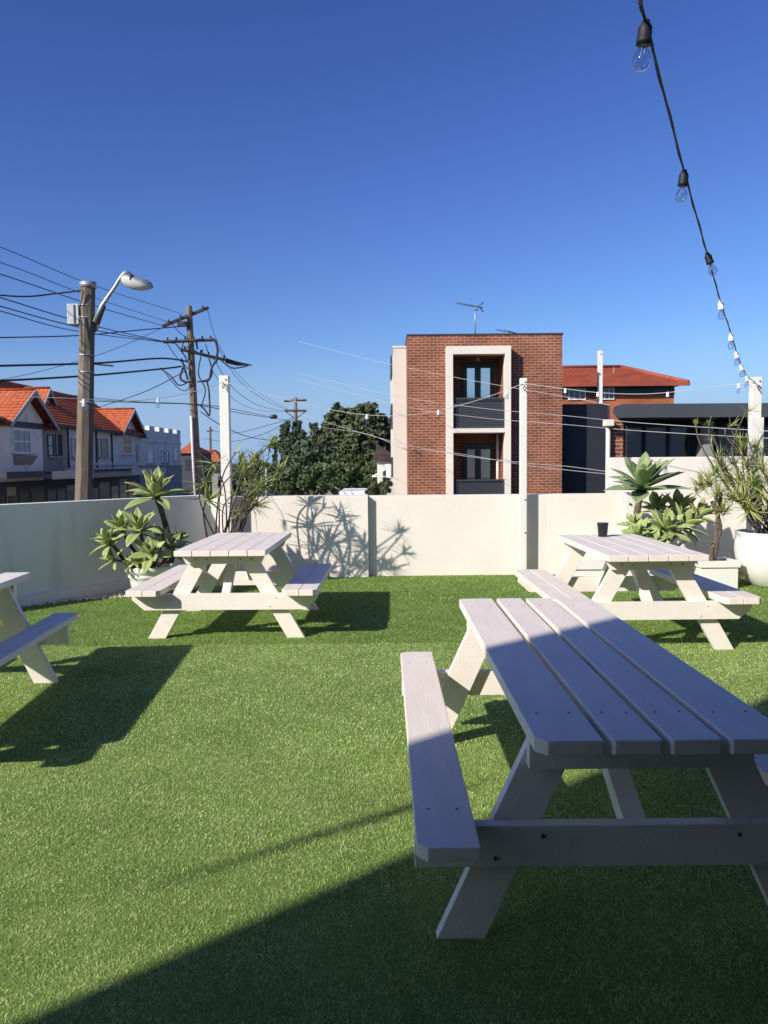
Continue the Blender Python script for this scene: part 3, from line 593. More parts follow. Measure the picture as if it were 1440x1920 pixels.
def strand(label, pts, bulbs, m='cablelight', r=.004):
    P = [at(*p) for p in pts]; s_ = empty('string_lights', P[0], 0, label, 'string lights', 'festoon light strands')
    mb = MB(); mb.tube(bez([p-s_.location for p in P], 8), r, 6); mb.build('cable', m, s_)
    for b_ in bulbs: bulb_unit(s_, at(*b_)-s_.location, .75, 'whitemetal')
strand('far strand of festoon lights sagging left from the corner post', [(-90, 738, 7.6), (0, 742, 7.9), (157, 748, 8.4), (230, 752, 8.8), (296, 747, 9.1), (370, 733, 9.5), (420, 716, 9.78)], [(157, 749, 8.4), (296, 747, 9.1)])
strand('far strand of festoon lights sagging between the corner post and the slim middle post', [(424, 717, 9.78), (520, 745, 9.8), (620, 768, 9.83), (688, 778, 9.85), (760, 779, 9.87), (822, 770, 9.89), (900, 749, 9.9), (951, 731, 9.92), (980, 719, 9.92)], [(688, 778, 9.85), (822, 770, 9.89), (951, 732, 9.92)])
strand('far strand of festoon lights sagging between the slim middle post and the right post', [(982, 719, 9.92), (1060, 729, 9.8), (1121, 736, 9.7), (1190, 739, 9.6), (1252, 736, 9.5), (1330, 727, 9.42), (1416, 716, 9.28)], [(1060, 729, 9.8), (1121, 736, 9.7), (1252, 736, 9.5), (1385, 720, 9.33)])

# ------------------------------------------------------------------ street poles
def pole(name, label, u0, v0, u1, v1, Y, rt_, rb, z0=GZ, n=8, m='poletimber'):
    top = at(u0, v0, Y); low = at(u1, v1, Y); k = (z0-top.z)/(low.z-top.z); bot = top+(low-top)*k
    t = empty(name, bot, 0, label, 'utility pole', 'timber utility poles')
    mb = MB(); mb.tube([bot-t.location+(top-bot)*f for f in (0, .25, .5, .75, 1)], [rb+(rt_-rb)*f for f in (0, .25, .5, .75, 1)], n, smooth=(n > 10)); mb.build('pole_shaft', m, t)
    return t, top
# pole with street lamp
P1_, top1 = pole('utility_pole', 'thick timber utility pole with a meter box, nearest on the left', 165, 530, 157, 925, 17, .155, .215, n=8)
o1 = P1_.location
mb = MB(); c = at(165, 531, 17); mb.tube([c-o1+V3((0, 0, -.10)), c-o1+V3((0, 0, .02))], .168, 16); mb.build('pole_cap', 'galv', P1_)
mb = MB(); a = at(126, 570, 16.9)-o1; b_ = at(149, 608, 16.9)-o1; mb.box(a.x, b_.x, -.13, .13, b_.z, a.z); mbx = mb.build('meter_box', 'galv', P1_, bevel=.01)
mb = MB(); mb.box(a.x+.14, a.x+.17, -.145, -.131, b_.z+.02, a.z-.02); mb.build('box_seam', 'dkmetal', mbx)
for (v, h_) in ((668, .02), (700, .02), (757, .03), (575, .02), (598, .02)):
    c = at(162, v, 17)-o1; f = (v-530)/395*.6; mb = MB(); mb.tube([c, c+V3((0, 0, h_*1.5))], .163+.03*f, 12); mb.build('strap_band', 'galv', P1_)
mb = MB(); mb.tube([at(151, 590, 16.78)-o1, at(154, 650, 16.76)-o1, at(153, 600, 16.76)-o1], .012, 5); mb.tube([at(157, 545, 16.8)-o1, at(150, 575, 16.8)-o1, at(151, 590, 16.8)-o1], .012, 5); mb.build('conduit', 'cable', P1_)
c = at(158, 755, 16.7)-o1; mb = MB(); mb.box(c.x-.04, c.x+.03, c.y-.04, c.y+.03, c.z-.08, c.z+.06); mb.build('cable_clamp', 'whitemetal', P1_, bevel=.01)
SL = empty('street_lamp', at(180, 600, 17), 0, 'galvanised street lamp on a slanting arm fixed to the nearest pole', 'street lamp'); ol = SL.location
mb = MB(); mb.tube([at(177, 604, 16.95)-ol, at(192, 572, 16.95)-ol, at(214, 540, 16.95)-ol, at(228, 517, 16.95)-ol, at(234, 511, 16.95)-ol, at(243, 512, 16.95)-ol], [.05, .045, .035, .033, .033, .033], 10); mb.build('lamp_arm', 'galv', SL)
mb = MB(); mb.prism([at(174, 625, 16.97)-ol, at(178, 595, 16.97)-ol, at(194, 570, 16.97)-ol, at(198, 574, 16.97)-ol, at(182, 620, 16.97)-ol], (0, .03, 0)); mb.build('arm_bracket', 'armtimber', SL)
ax = (at(287, 536, 16.9)-at(229, 516, 16.9)); Lh = ax.length; ax.normalize(); cc = at(229, 514, 16.9)-ol; nz = V3((0, 1, 0)).cross(ax)*-1
if nz.z < 0: nz = -nz
def lamp_sec(par, name, mname, top_):
    mb = MB(); V = []; n_ = 14; ks = [0, .06, .2, .45, .7, .9, 1]; wid = [.03, .09, .14, .165, .16, .12, .03]; hi_ = [.04, .08, .10, .115, .115, .10, .05] if top_ else [.02, .10, .15, .17, .14, .07, .02]
    for k, wd, hh in zip(ks, wid, hi_):
        c = cc+ax*Lh*k-nz*.06
        for j in range(n_+1):
            th = math.pi*j/n_; y_ = math.cos(th)*wd; z_ = math.sin(th)*hh*(1 if top_ else -1)
            V.append(c+V3((0, 1, 0))*y_+nz*z_)
    Fs = [(i*(n_+1)+j, i*(n_+1)+j+1, (i+1)*(n_+1)+j+1, (i+1)*(n_+1)+j) for i in range(len(ks)-1) for j in range(n_)]
    mb.add(V, Fs, True); o = mb.build(name, mname, par); return o
lh = lamp_sec(SL, 'lamp_housing', 'galv', True); lamp_sec(SL, 'lamp_diffuser', 'lampglass', False)
mb = MB(); c = cc+ax*Lh*.33; mb.box(c.x-.01, c.x+.02, c.y-.17, c.y+.17, c.z-.08, c.z+.06); mb.build('latch', 'dkmetal', lh)

# pole with crossarms
P2_, top2 = pole('utility_pole', 'tall timber pole with three crossarms and looped cables behind the corner plants', 354, 574, 372, 933, 34, .13, .20, n=10)
o2 = P2_.location
def insulators(par, a, b_, n_, dz=.12, r=.05):
    for i in range(n_):
        c = a.lerp(b_, (i+.5)/n_); mb = MB(); mb.lathe([(.01, 0), (.02, .02), (r, .05), (r*.6, .08), (r, .10), (r*.5, dz), (.005, dz+.02)], c+V3((0, 0, .05)), 10); mb.build('insulator', 'insul', par)
def arm(par, o_, p, q, w_=.06, n_=4, nm='crossarm', m='armtimber'):
    p = p-o_; q = q-o_; mb = MB(); mb.tube([p, q], w_, 4, smooth=False); a = mb.build(nm, m, par); insulators(a, p, q, n_); return a
arm(P2_, o2, at(305, 612, 32.5), at(390, 577, 35.2), .075, 4)
arm(P2_, o2, at(306, 641, 33.2), at(403, 637, 34.3), .07, 6)
arm(P2_, o2, at(338, 655, 33.2), at(428, 676, 34.8), .06, 6)
for dv in (0, 4): mb = MB(); mb.tube([at(424, 674+dv, 34.7)-o2, at(445, 680+dv, 35.2)-o2, at(472, 684+dv*.3, 36)-o2], [.06, .05, .012], 6); mb.build('cable_loop', 'cable', P2_)
for (pts, r) in [([(403, 637), (408, 655), (405, 680)], .05), ([(376, 715), (392, 712), (397, 690), (408, 672)], .045), ([(344, 688), (338, 708), (348, 716), (362, 715)], .045), ([(388, 715), (392, 735), (393, 778), (384, 768), (375, 760)], .035),
                 ([(350, 690), (360, 700), (352, 730), (335, 728), (310, 700)], .02), ([(300, 690), (320, 705), (335, 722), (350, 718)], .03), ([(370, 655), (368, 640)], .04), ([(385, 645), (392, 665), (400, 672)], .02), ([(330, 645), (345, 665), (352, 680)], .03), ([(362, 640), (340, 660), (345, 640)], .02), ([(380, 655), (372, 700), (385, 730), (378, 760)], .025), ([(340, 672), (346, 690), (352, 712)], .04), ([(392, 672), (398, 700), (388, 712), (370, 716)], .03), ([(360, 655), (385, 668), (420, 676)], .03), ([(312, 642), (330, 668), (352, 690)], .018), ([(415, 676), (435, 690), (465, 686)], .03), ([(322, 606), (338, 625), (350, 632)], .018)]:
    mb = MB(); mb.tube(bez([at(u, v, 33.7)-o2 for u, v in pts], 6), r, 6); mb.build('cable_loop', 'cable', P2_)
mb = MB(); mb.tube([at(358, 780, 33.75)-o2, at(361, 850, 33.75)-o2, at(367, 950, 33.75)-o2], .045, 8); mb.build('conduit', 'whitemetal', P2_)
mb = MB(); a = at(344, 607, 33.8)-o2; mb.box(a.x-.25, a.x+.2, a.y-.1, a.y+.1, a.z-.12, a.z+.08); mb.build('junction_box', 'insul', P2_, bevel=.02)
P3_, top3 = pole('utility_pole', 'far pale pole with two crossarms standing before the trees', 554, 745, 556, 860, 84, .16, .24, n=12)
arm(P3_, P3_.location, at(533, 752, 84), at(575, 750, 84), .11, 4); arm(P3_, P3_.location, at(534, 770, 83.8), at(575, 770, 83.8), .11, 4)
mb = MB()
for s in (-1, 1): mb.tube([at(554, 786, 84)-P3_.location, at(554+s*18, 772, 84)-P3_.location], .05, 5)
mb.build('arm_stay', 'armtimber', P3_)
P4_, top4 = pole('utility_pole', 'distant thin pole between the crossarm pole and the corner post', 394, 800, 395, 860, 115, .15, .2, n=8)
arm(P4_, P4_.location, at(388, 809, 115), at(400, 807, 115), .09, 2)
P5_, _ = pole('utility_pole', 'thin pale metal pole among the bushes right of the corner plants', 499, 877, 499, 925, 40, .05, .06, n=8, m='galv')

# overhead wires, each a thing
wg = 'overhead wires'
def wire(label, pts, r=.014, m='cable'):
    P = [at(*p) for p in pts]; t = P[0]; mb = MB()
    if len(P) == 2: P = [P[0], P[0].lerp(P[1], .5)+V3((0, 0, -.01*(P[1]-P[0]).length)), P[1]]
    mb.tube([p-t for p in bez(P, 10)], r, 5); o = mb.build('overhead_wire', m); o.location = t; return tag(o, label, 'wire', wg)
wire('highest thin wire sloping from the top left corner of the poles to the first crossarm', [(-260, 372, 13), (0, 463, 18), (175, 535, 24), (340, 588, 32.5)], .010)
wire('second thin wire sloping down to the near end of the first crossarm', [(-260, 425, 13), (0, 492, 18), (170, 556, 24), (316, 604, 32.5)], .010)
wire('third wire of the sloping set, ending at the near tip of the first crossarm', [(-260, 438, 13), (0, 514, 18), (185, 576, 24), (306, 611, 32.5)], .013)
wire('thick dark wire from the left edge to the head of the nearest pole', [(-60, 548, 16.2), (40, 556, 16.5), (100, 551, 16.8), (158, 544, 16.9)], .018)
wire('dark wire crossing low behind the meter box towards the second crossarm', [(-200, 500, 14), (0, 558, 18), (180, 612, 24), (330, 645, 33.4)], .015)
wire('lower dark wire of the pair reaching the second crossarm', [(-200, 512, 14), (0, 574, 18), (160, 616, 24), (308, 641, 33.3)], .015)
wire('lowest wire of the sloping set, passing behind the nearest pole', [(-200, 525, 14), (0, 583, 18), (150, 622, 24), (320, 643, 33.3)], .013)
wire('long nearly level cable from the left edge to the junction box', [(-100, 634, 26), (0, 633, 27), (150, 629, 30), (250, 620, 32), (340, 612, 33.8)], .022)
wire('upper thick bundled cable running level from the left edge to the crossarm pole', [(-100, 690, 24), (0, 686, 25), (180, 681, 28.5), (300, 672, 32), (352, 678, 33.8)], .036)
wire('lower thick bundled cable running level from the left edge to the crossarm pole', [(-100, 717, 24), (0, 714, 25), (170, 704, 28.5), (300, 692, 32), (340, 687, 33.8)], .036)
wire('short dark cable end sticking out right of the nearest pole', [(175, 682, 17), (212, 686, 17)], .018)
wire('thin wire rising from the left edge to the first crossarm', [(-60, 722, 30), (60, 700, 31), (200, 660, 32.5), (300, 617, 33)], .011)
wire('wire falling from the crossarm pole to the red roofs on the left', [(345, 697, 33.8), (270, 735, 38), (175, 767, 46)], .02)
wire('level wire from the roofs past the corner post to the splice box', [(110, 738, 50), (240, 752, 42), (370, 758, 34), (440, 768, 45), (513, 783, 60)], .018)
wire('lower level wire from the roofs past the crossarm pole to the far pole', [(170, 752, 40), (300, 756, 36), (372, 760, 34), (460, 776, 50), (552, 790, 83)], .02)
wire('steep wire from the end of the first crossarm down to the far pole', [(388, 578, 35), (415, 655, 42), (470, 725, 56), (540, 768, 83)], .012)
wire('steep wire from the third crossarm down to the far pole, upper one', [(408, 650, 35), (450, 715, 46), (500, 752, 60), (542, 770, 83)], .014)
wire('steep wire from the third crossarm down to the far pole, lower one', [(400, 672, 35), (440, 730, 46), (490, 762, 60), (538, 771, 83)], .016)
wire('lowest steep wire from the crossarm pole to the far pole', [(395, 690, 35), (440, 750, 46), (490, 770, 60), (536, 772, 83)], .012)
wire('dark service wire falling right from the crossarm pole behind the corner post', [(376, 772, 34), (420, 800, 38), (480, 822, 45), (560, 829, 60)], .02)
wire('wire from the far pole down left to the distant pole, upper one', [(552, 783, 83.5), (500, 798, 88), (440, 812, 98), (398, 808, 115)], .03)
wire('wire from the far pole down left to the distant pole, lower one', [(550, 786, 83.5), (490, 815, 88), (430, 828, 98), (380, 822, 115)], .03)
wire('pale service wire from the far pole over the trees to the brick building', [(556, 785, 83.8), (600, 800, 70), (680, 812, 50), (745, 835, 33.5), (775, 842, 29.7)], .012, 'cablelight')
cb_ = empty('cable_box', at(513, 782, 59), 0, 'small dark splice box hanging on the wire near the far pole', 'cable box'); mb = MB(); mb.tube([(-.28, 0, 0), (-.18, 0, .03), (.18, 0, .03), (.28, 0, 0)], [.04, .16, .16, .04], 8); mb.build('box', 'insul', cb_)
for i, (lab, pts) in enumerate([
    ('highest pale wire crossing the upper balcony to the dark fascia', [(560, 640, 30), (700, 676, 27), (845, 706, 24), (985, 731, 21), (1060, 744, 19), (1145, 760, 17.8)]),
    ('pale wire crossing the upper balcony rail and the slim post', [(560, 700, 30), (740, 742, 27), (900, 765, 23), (1055, 779, 19), (1200, 793, 15), (1500, 812, 12)]),
    ('second pale wire crossing just below the upper balcony rail wire', [(560, 712, 30), (760, 762, 27), (900, 783, 23), (1060, 796, 19), (1200, 808, 15), (1500, 825, 12)]),
    ('pale wire crossing the lower balcony doors', [(560, 775, 30), (700, 818, 27), (840, 850, 24), (985, 868, 21), (1060, 874, 19), (1137, 884, 17.5)]),
    ('lowest pale wire crossing the lower balcony doors', [(775, 842, 29.5), (850, 849, 26), (985, 872, 21), (1060, 881, 19), (1140, 889, 17.4)])]):
    wire(lab, pts, .0065, 'cablegrey')

# ------------------------------------------------------------------ brick apartment building
YB = 30.
BA = empty('apartment_building', (3.8, YB, GZ), 0, 'three storey brown brick apartment block with a cream balcony frame', 'building')
def bl(o, par=BA): o.location = -par.location; return o
def X(u, Y): return at(u, 868, Y).x
def Z(u, v, Y): return at(u, v, Y).z
x0, x1, zt = X(766, YB), X(1053.5, YB), Z(910, 628, YB); fx0, fx1 = X(838, YB-.45), X(958, YB-.45); ix0, ix1 = X(850, YB-.45), X(947, YB-.45)
ft = Z(898, 648.5, YB-.45); o1t, o1b = Z(898, 663.5, YB-.45), Z(898, 803, YB-.45); o2t, o2b = Z(898, 811, YB-.45), Z(898, 900, YB-.45)-.9
mb = MB(); mb.box(x0, ix0, YB, 42, GZ, zt); mb.box(ix1, x1, YB, 42, GZ, zt); mb.box(ix0, ix1, YB, 42, o1t, zt); mb.box(ix0, ix1, YB+1.3, 42, GZ, o1t)
bl(mb.build('wall', 'brick', BA, uv=True))
mb = MB(); mb.box(x0-.03, x1+.03, YB-.03, 42, zt, zt+.05); bl(mb.build('parapet_cap', 'dkmetal', BA))
mb = MB(); yf = YB-.45
mb.box(fx0, ix0, yf, YB-.002, GZ, ft); mb.box(ix1, fx1, yf, YB-.002, GZ, ft); mb.box(ix0, ix1, yf, YB-.002, o1t, ft); mb.box(ix0, ix1, yf, YB+1.29, o2t, o1b); mb.box(ix0, ix1, yf, YB+1.29, o2b-.3, o2b)
bl(mb.build('balcony_frame', 'frame', BA))
def door(u0, u1, vt, zb, Y):
    xa, xb, z1 = X(u0, Y), X(u1, Y), Z(900, vt, Y); mb = MB(); mid = (xa+xb)/2
    mb.box(xa, xb, Y-.06, Y-.002, zb, z1); d = bl(mb.build('balcony_door', 'doorgreen', BA, bevel=.01))
    for (p, q) in ((xa+.16, mid-.14), (mid+.10, xb-.14)):
        mb = MB(); mb.box(p, q, Y-.075, Y-.062, zb+.1, z1-.22); mb.build('door_panel', 'curtain', d)
    return d
door(868, 925, 680, o1b, YB+1.3); door(868, 925, 832, o2b, YB+1.3)
def rail(zb, zt_):
    mb = MB(); mb.box(ix0, ix1, yf+.1, yf+.15, zt_-.06, zt_); mb.box(ix0, ix1, yf+.1, yf+.15, zb, zb+.05); mb.box(ix0, ix0+.05, yf+.1, yf+.15, zb+.05, zt_-.06); mb.box(ix1-.05, ix1, yf+.1, yf+.15, zb+.05, zt_-.06)
    r = bl(mb.build('balcony_rail', 'dkmetal', BA)); mb = MB(); n_ = 26; m_ = 12
    for i in range(1, n_): xx = ix0+(ix1-ix0)*i/n_; mb.box(xx-.011, xx+.011, yf+.115, yf+.13, zb+.05, zt_-.06)
    for i in range(1, m_): zz = zb+(zt_-zb)*i/m_; mb.box(ix0+.05, ix1-.05, yf+.131, yf+.14, zz-.011, zz+.011)
    mb.build('rail_grille', 'dkmetal', r)
    mb = MB(); mb.box(ix0+.05, ix1-.05, yf+.20, yf+.215, zb+.05, zt_-.06); mb.build('rail_screen', mat('rail_screen_grey', (.10, .105, .125), .6) if 'rs' not in M else M['rs'], r)
rail(o1b, Z(898, 745, yf)); rail(o2b, Z(898, 899, yf))
mb = MB(); xa = X(934, YB+.7); mb.tube([(xa, YB+.8, o2b), (xa, YB+.8, o2t)], .06, 10); bl(mb.build('downpipe', 'frame', BA))
mb = MB(); c = at(896, 672, YB+.7); mb.tube([(c.x, c.y, c.z+.15), (c.x, c.y, c.z-.12)], .06, 10); bl(mb.build('balcony_light', 'galv', BA))
mb = MB(); a = at(1053, 668, YB+3); mb.box(x1, x1+.35, YB+2.8, YB+3.1, a.z-.35, a.z+.05); bl(mb.build('rain_head', 'dkmetal', BA))
# cream side wing
YW = 32.; wx0 = X(739, YW); wz = Z(755, 652, YW)
mb = MB(); mb.box(wx0, x0-.001, YW, 46, GZ, wz); wg_ = bl(mb.build('side_wing', 'creamfar', BA))
mb = MB(); mb.box(wx0-.03, x0-.002, YW-.03, 46, wz, wz+.07); mb.build('wing_cap', 'frame', wg_)
for (va, vb, Ya, Yb) in ((665, 700, 35, 38), (757, 800, 35, 38), (857, 895, 35, 38)):
    za, zb = Z(737, va, 35), Z(737, vb, 35); mb = MB(); mb.box(wx0-.08, wx0-.002, Ya, Yb, zb, za); wd = bl(mb.build('window', 'dkmetal', BA)); mb = MB(); mb.box(wx0-.09, wx0-.081, Ya+.1, Yb-.1, zb+.1, za-.1); mb.build('pane', 'dkglass', wd)
# aerials on the roof
def aerial(label, u, v0, v1, Y, els):
    b0 = at(u, v1, Y); t = empty('tv_aerial', b0, 0, label, 'aerial', 'television aerials')
    mb = MB(); mb.tube([(0, 0, 0), at(u, v0, Y)-b0], .025, 6); mb.build('mast', 'galv', t)
    mb = MB()
    for (a, b_) in els: mb.tube([at(*a, Y)-b0, at(*b_, Y)-b0], .022, 5)
    mb.build('boom', 'dkmetal', t); mb = MB()
    (a, b_) = els[0]; A = at(*a, Y)-b0; B = at(*b_, Y)-b0
    for i in range(9): c = A.lerp(B, i/8); mb.tube([c+V3((0, -.25-.02*i, 0)), c+V3((0, .25+.02*i, 0))], .01, 4)
    mb.build('element', 'galv', t)
aerial('tall television aerial standing on the brick apartment roof', 891, 574, 628, 32, [((857, 568), (904, 577)), ((898, 574), (906, 567)), ((900, 576), (906, 585)), ((889, 582), (896, 581))])
aerial('low television aerial just over the right of the brick apartment roof', 951, 620, 629, 34, [((931, 618), (968, 625)), ((945, 620), (958, 622))])

# ------------------------------------------------------------------ buildings at right
BK = empty('black_building', (X(1095, 31), 31, GZ), 0, 'windowless black clad building right of the brick apartment block', 'building')
mb = MB(); mb.box(x1+.04, X(1137, 31), 31, 40, GZ, Z(1095, 757.5, 31)); bl(mb.build('cladding', 'dkclad', BK), BK)
mb = MB(); mb.box(X(1137, 31)+.001, X(1143, 31), 31.02, 40, GZ, Z(1140, 760, 31)); bl(mb.build('corner_trim', 'dkmetal', BK), BK)
BP = empty('brick_pier', (X(1153, 16), 16.05, GZ), 0, 'narrow red brick pier with a cream downpipe beside the black building', 'brick pier')
mb = MB(); mb.prism([(X(1144, 16.3), 16.3, GZ), (X(1168, 16.3), 16.3, GZ), (X(1168, 16.3), 16.3, Z(1155, 786, 16.3)), (X(1144, 16.3), 16.3, Z(1155, 786, 16.3))], (.2, .5, 0)); bl(mb.build('wall', 'brickpier', BP, uv=True), BP)
dpx = X(1141, 16.15); mb = MB(); mb.tube([(dpx, 16.2, GZ), (dpx, 16.2, Z(1141, 800, 16.2))], .045, 10); dp = bl(mb.build('downpipe', 'frame', BP), BP)
mb = MB(); mb.box(dpx-.09, dpx+.08, 16.05, 16.28, Z(1141, 799, 16.15), Z(1141, 787, 16.15)); mb.build('rain_head', 'frame', dp, bevel=.01)
# flat roofed pavilion
PV = empty('pavilion', (9, 17, GZ), 0, 'dark flat roofed pavilion with glazed front behind the right boundary wall', 'building')
yv = 16.; za, zb = Z(1300, 760, yv), Z(1300, 782, yv)
mb = MB(); xl = X(1150, yv); mb.prism([(xl, yv, za-.02), (xl+.18, yv-.0, za+.04), (16, yv, za+.02), (16, yv, zb-.02), (xl+.05, yv, zb), (xl-.02, yv, zb+.10)], (1.9, 5, 0)); bl(mb.build('roof_fascia', 'fascia', PV), PV)
mb = MB(); mb.prism([(X(1168, yv+1.2), yv+1.2, GZ), (15.5, yv+1.2, GZ), (15.5, yv+1.2, zb-.04), (X(1168, yv+1.2), yv+1.2, zb-.04)], (1.3, 3.4, 0)); bl(mb.build('wall', 'dkclad', PV), PV)
for i, (ua, ub) in enumerate([(1170, 1203), (1206, 1248), (1251, 1290), (1315, 1337), (1340, 1390), (1393, 1440), (1443, 1500), (1503, 1560)]):
    mb = MB(); mb.box(X(ua, yv+1.2), X(ub, yv+1.2), yv+1.15, yv+1.198, .2, zb-.12); wd = bl(mb.build('window', 'dkmetal', PV), PV); mb = MB(); mb.box(X(ua, yv+1.2)+.04, X(ub, yv+1.2)-.04, yv+1.135, yv+1.148, .25, zb-.16); mb.build('pane', 'dkglass', wd)
mb = MB(); mb.prism([(X(1297, yv+.6), yv+.6, .2), (X(1335, yv+.6), yv+.6, .2), (X(1337, yv+.6), yv+.6, zb-.06), (X(1325, yv+.6), yv+.6, zb-.06)], (0, .3, 0)); bl(mb.build('slanted_pier', 'concrete', PV), PV)

# roofs made of courses of tiles
def tiled(mb, e0, e1, r0, r1, course=.33, lip=.035):
    """slope between eave e0-e1 and ridge r0-r1 built as overlapping courses"""
    e0, e1, r0, r1 = map(V3, (e0, e1, r0, r1)); n_ = max(2, int(((r0-e0).length+(r1-e1).length)/2/course)); nr = (e1-e0).cross(r0-e0).normalized()
    if nr.z < 0: nr = -nr
    u = (e1-e0).normalized()
    for i in range(n_):
        a, b_ = e0.lerp(r0, i/n_), e1.lerp(r1, i/n_); c, d = e0.lerp(r0, (i+1.05)/n_) if i < n_-1 else r0, e1.lerp(r1, (i+1.05)/n_) if i < n_-1 else r1
        # scalloped: small waves along the course
        m_ = max(2, min(90, int((b_-a).length/.28))); Vt = []
        for j in range(m_*2+1):
            t = j/(m_*2); wv = .022 if j % 2 else 0.
            Vt += [a.lerp(b_, t)+nr*(wv*.4), a.lerp(b_, t)+nr*(lip+wv), c.lerp(d, t)+nr*(wv*.3)]
        Fs = []
        for j in range(m_*2): k = j*3; Fs += [(k, k+3, k+4, k+1), (k+1, k+4, k+5, k+2)]
        mb.add(Vt, Fs)
def slope_under(mb, e0, e1, r0, r1, th=.12): mb.prism([V3(e0)-V3((0, 0, .03)), V3(e1)-V3((0, 0, .03)), V3(r1)-V3((0, 0, .03)), V3(r0)-V3((0, 0, .03))], (0, 0, -th))

# red hipped house behind
RH = empty('brick_house', (10, 46, GZ), 0, 'orange brick house with a hipped red tile roof behind the black building', 'house')
yh = 44.; ez = Z(1160, 722, yh); rz_ = Z(1120, 690, 49); hx1 = X(1262, yh)
mb = MB(); mb.box(3, hx1, yh, 54, GZ, ez); bl(mb.build('wall', 'brickor', RH, uv=True), RH)
mb = MB(); E = [(2.4, yh-.6, ez), (hx1+.6, yh-.6, ez), (hx1+.6, 54.6, ez), (2.4, 54.6, ez)]; rx = X(1163, 49)
tiled(mb, E[0], E[1], (2.4, 49, rz_), (rx, 49, rz_)); tiled(mb, E[1], E[2], (rx, 49, rz_), (rx+.01, 49, rz_)); tiled(mb, E[2], E[3], (rx, 49, rz_), (2.4, 49, rz_)); rf = bl(mb.build('roof', 'tilered', RH), RH)
mb = MB(); mb.tube([(rx, 49, rz_+.06), (hx1+.55, yh-.55, ez+.08)], .12, 6); mb.tube([(2.4, 49, rz_+.06), (rx, 49, rz_+.06)], .12, 6); mb.build('ridge_cap', 'tilered', rf)
mb = MB(); mb.box(2.4, hx1+.6, yh-.72, yh-.60, ez-.12, ez+.06); mb.build('gutter', 'tilered', rf)
mb = MB(); mb.box(3, hx1-.01, yh-.55, yh-.002, ez-.14, ez-.06); mb.build('soffit', 'dkmetal', rf)
mb = MB(); mb.box(3, hx1+.02, yh-.03, yh-.002, ez-.55, ez-.16); bl(mb.build('wall_band', 'dkmetal', RH), RH)
for (ua, ub) in ((1064, 1097), (1122, 1150)):
    mb = MB(); mb.box(X(ua, yh), X(ub, yh), yh-.08, yh-.032, Z(1080, 750, yh), Z(1080, 728, yh)); wd = bl(mb.build('window', 'whitemetal', RH), RH); a, b_ = X(ua, yh), X(ub, yh)
    for k in range(3): p = a+.08+(b_-a-.1)*k/3; mb = MB(); mb.box(p, p+(b_-a-.1)/3-.05, yh-.09, yh-.081, Z(1080, 748, yh), Z(1080, 730, yh)); mb.build('pane', 'glass', wd)
mb = MB(); c = at(1151, 700, 47); mb.tube([c+V3((0, 0, -.5)), c+V3((0, 0, .35))], .03, 5); mb.tube([c+V3((-.3, 0, -.3)), c+V3((.3, 0, -.35))], .04, 5); bl(mb.build('roof_aerial', 'galv', RH), RH)

# ------------------------------------------------------------------ row of shops along the street (facades on x = XF facing right)
XF = -20.
def Yf(u, xf=XF): return -xf*F/(720-u)
def hp(u, v, xf=XF): return at(u, v, Yf(u, xf))
def fac_window(par, ua, ub, va, vb, xf=XF, n_=2, sill=True, fm='whitemetal', off=None):
    ya, yb = Yf(ua, xf), Yf(ub, xf); um = (ua+ub)/2; z1, z0 = hp(um, va, xf).z, hp(um, vb, xf).z
    o_ = par.location
    mb = MB(); fr_ = .07
    mb.box(xf+.002, xf+.06, ya, ya+fr_, z0, z1); mb.box(xf+.002, xf+.06, yb-fr_, yb, z0, z1); mb.box(xf+.002, xf+.06, ya+fr_, yb-fr_, z1-fr_, z1); mb.box(xf+.002, xf+.06, ya+fr_, yb-fr_, z0, z0+fr_)
    mb.box(xf+.002, xf+.055, ya+fr_, yb-fr_, (z0+z1)/2-.03, (z0+z1)/2+.03)
    f = mb.build('window', fm, par); f.location = -o_
    mb = MB(); w2 = (yb-ya-2*fr_)/n_
    for i in range(n_): mb.box(xf+.004, xf+.02, ya+fr_+i*w2+.02, ya+fr_+(i+1)*w2-.02, z0+fr_, z1-fr_)
    mb.build('pane', 'glass', f)
    if sill: mb = MB(); mb.box(xf+.002, xf+.16, ya-.1, yb+.1, z0-.1, z0-.005); mb.build('sill', 'bargebd', f)
def shop_front(par, ua, ub, seed):
    rg = random.Random(seed); ya, yb = Yf(ua), Yf(ub); o_ = par.location; y = ya+.2
    while y < yb-.8:
        w_ = min(rg.uniform(1., 2.2), yb-.1-y); z0 = GZ+rg.choice([.15, .6, .7]); mb = MB(); mb.box(XF+.002, XF+.05, y, y+w_, z0, GZ+rg.uniform(2.5, 2.9)); f = mb.build('shop_window', rg.choice(['timberdk', 'bargebd', 'dkmetal']), par); f.location = -o_
        mb = MB(); mb.box(XF+.052, XF+.06, y+.08, y+w_-.08, z0+.08, GZ+2.4); mb.build('pane', rg.choice(['shopdk', 'dkglass', 'glass']), f); y += w_+rg.uniform(.15, .4)
def awning(par, ua, ub, va, vb, m='awn', depth=2.6):
    ya, yb = Yf(ua, XF+depth), Yf(ub, XF+depth); um = (ua+ub)/2; z1, z0 = hp(um, va, XF+depth).z, hp(um, vb, XF+depth).z; o_ = par.location
    mb = MB(); mb.box(XF+.07, XF+depth, ya, yb, z1-.12, z1-.04); a = mb.build('awning', 'awndk', par); a.location = -o_
    mb = MB(); mb.box(XF+depth+.002, XF+depth+.05, ya, yb, z0, z1); mb.build('awning_fascia', m, a)
EZ = 3.85
def bodyw(par, ya, yb, z1, m, depth=9, xf=XF):
    mb = MB(); mb.box(xf-depth, xf, ya, yb, GZ, z1); o = mb.build('wall', m, par); o.location = -par.location; return o
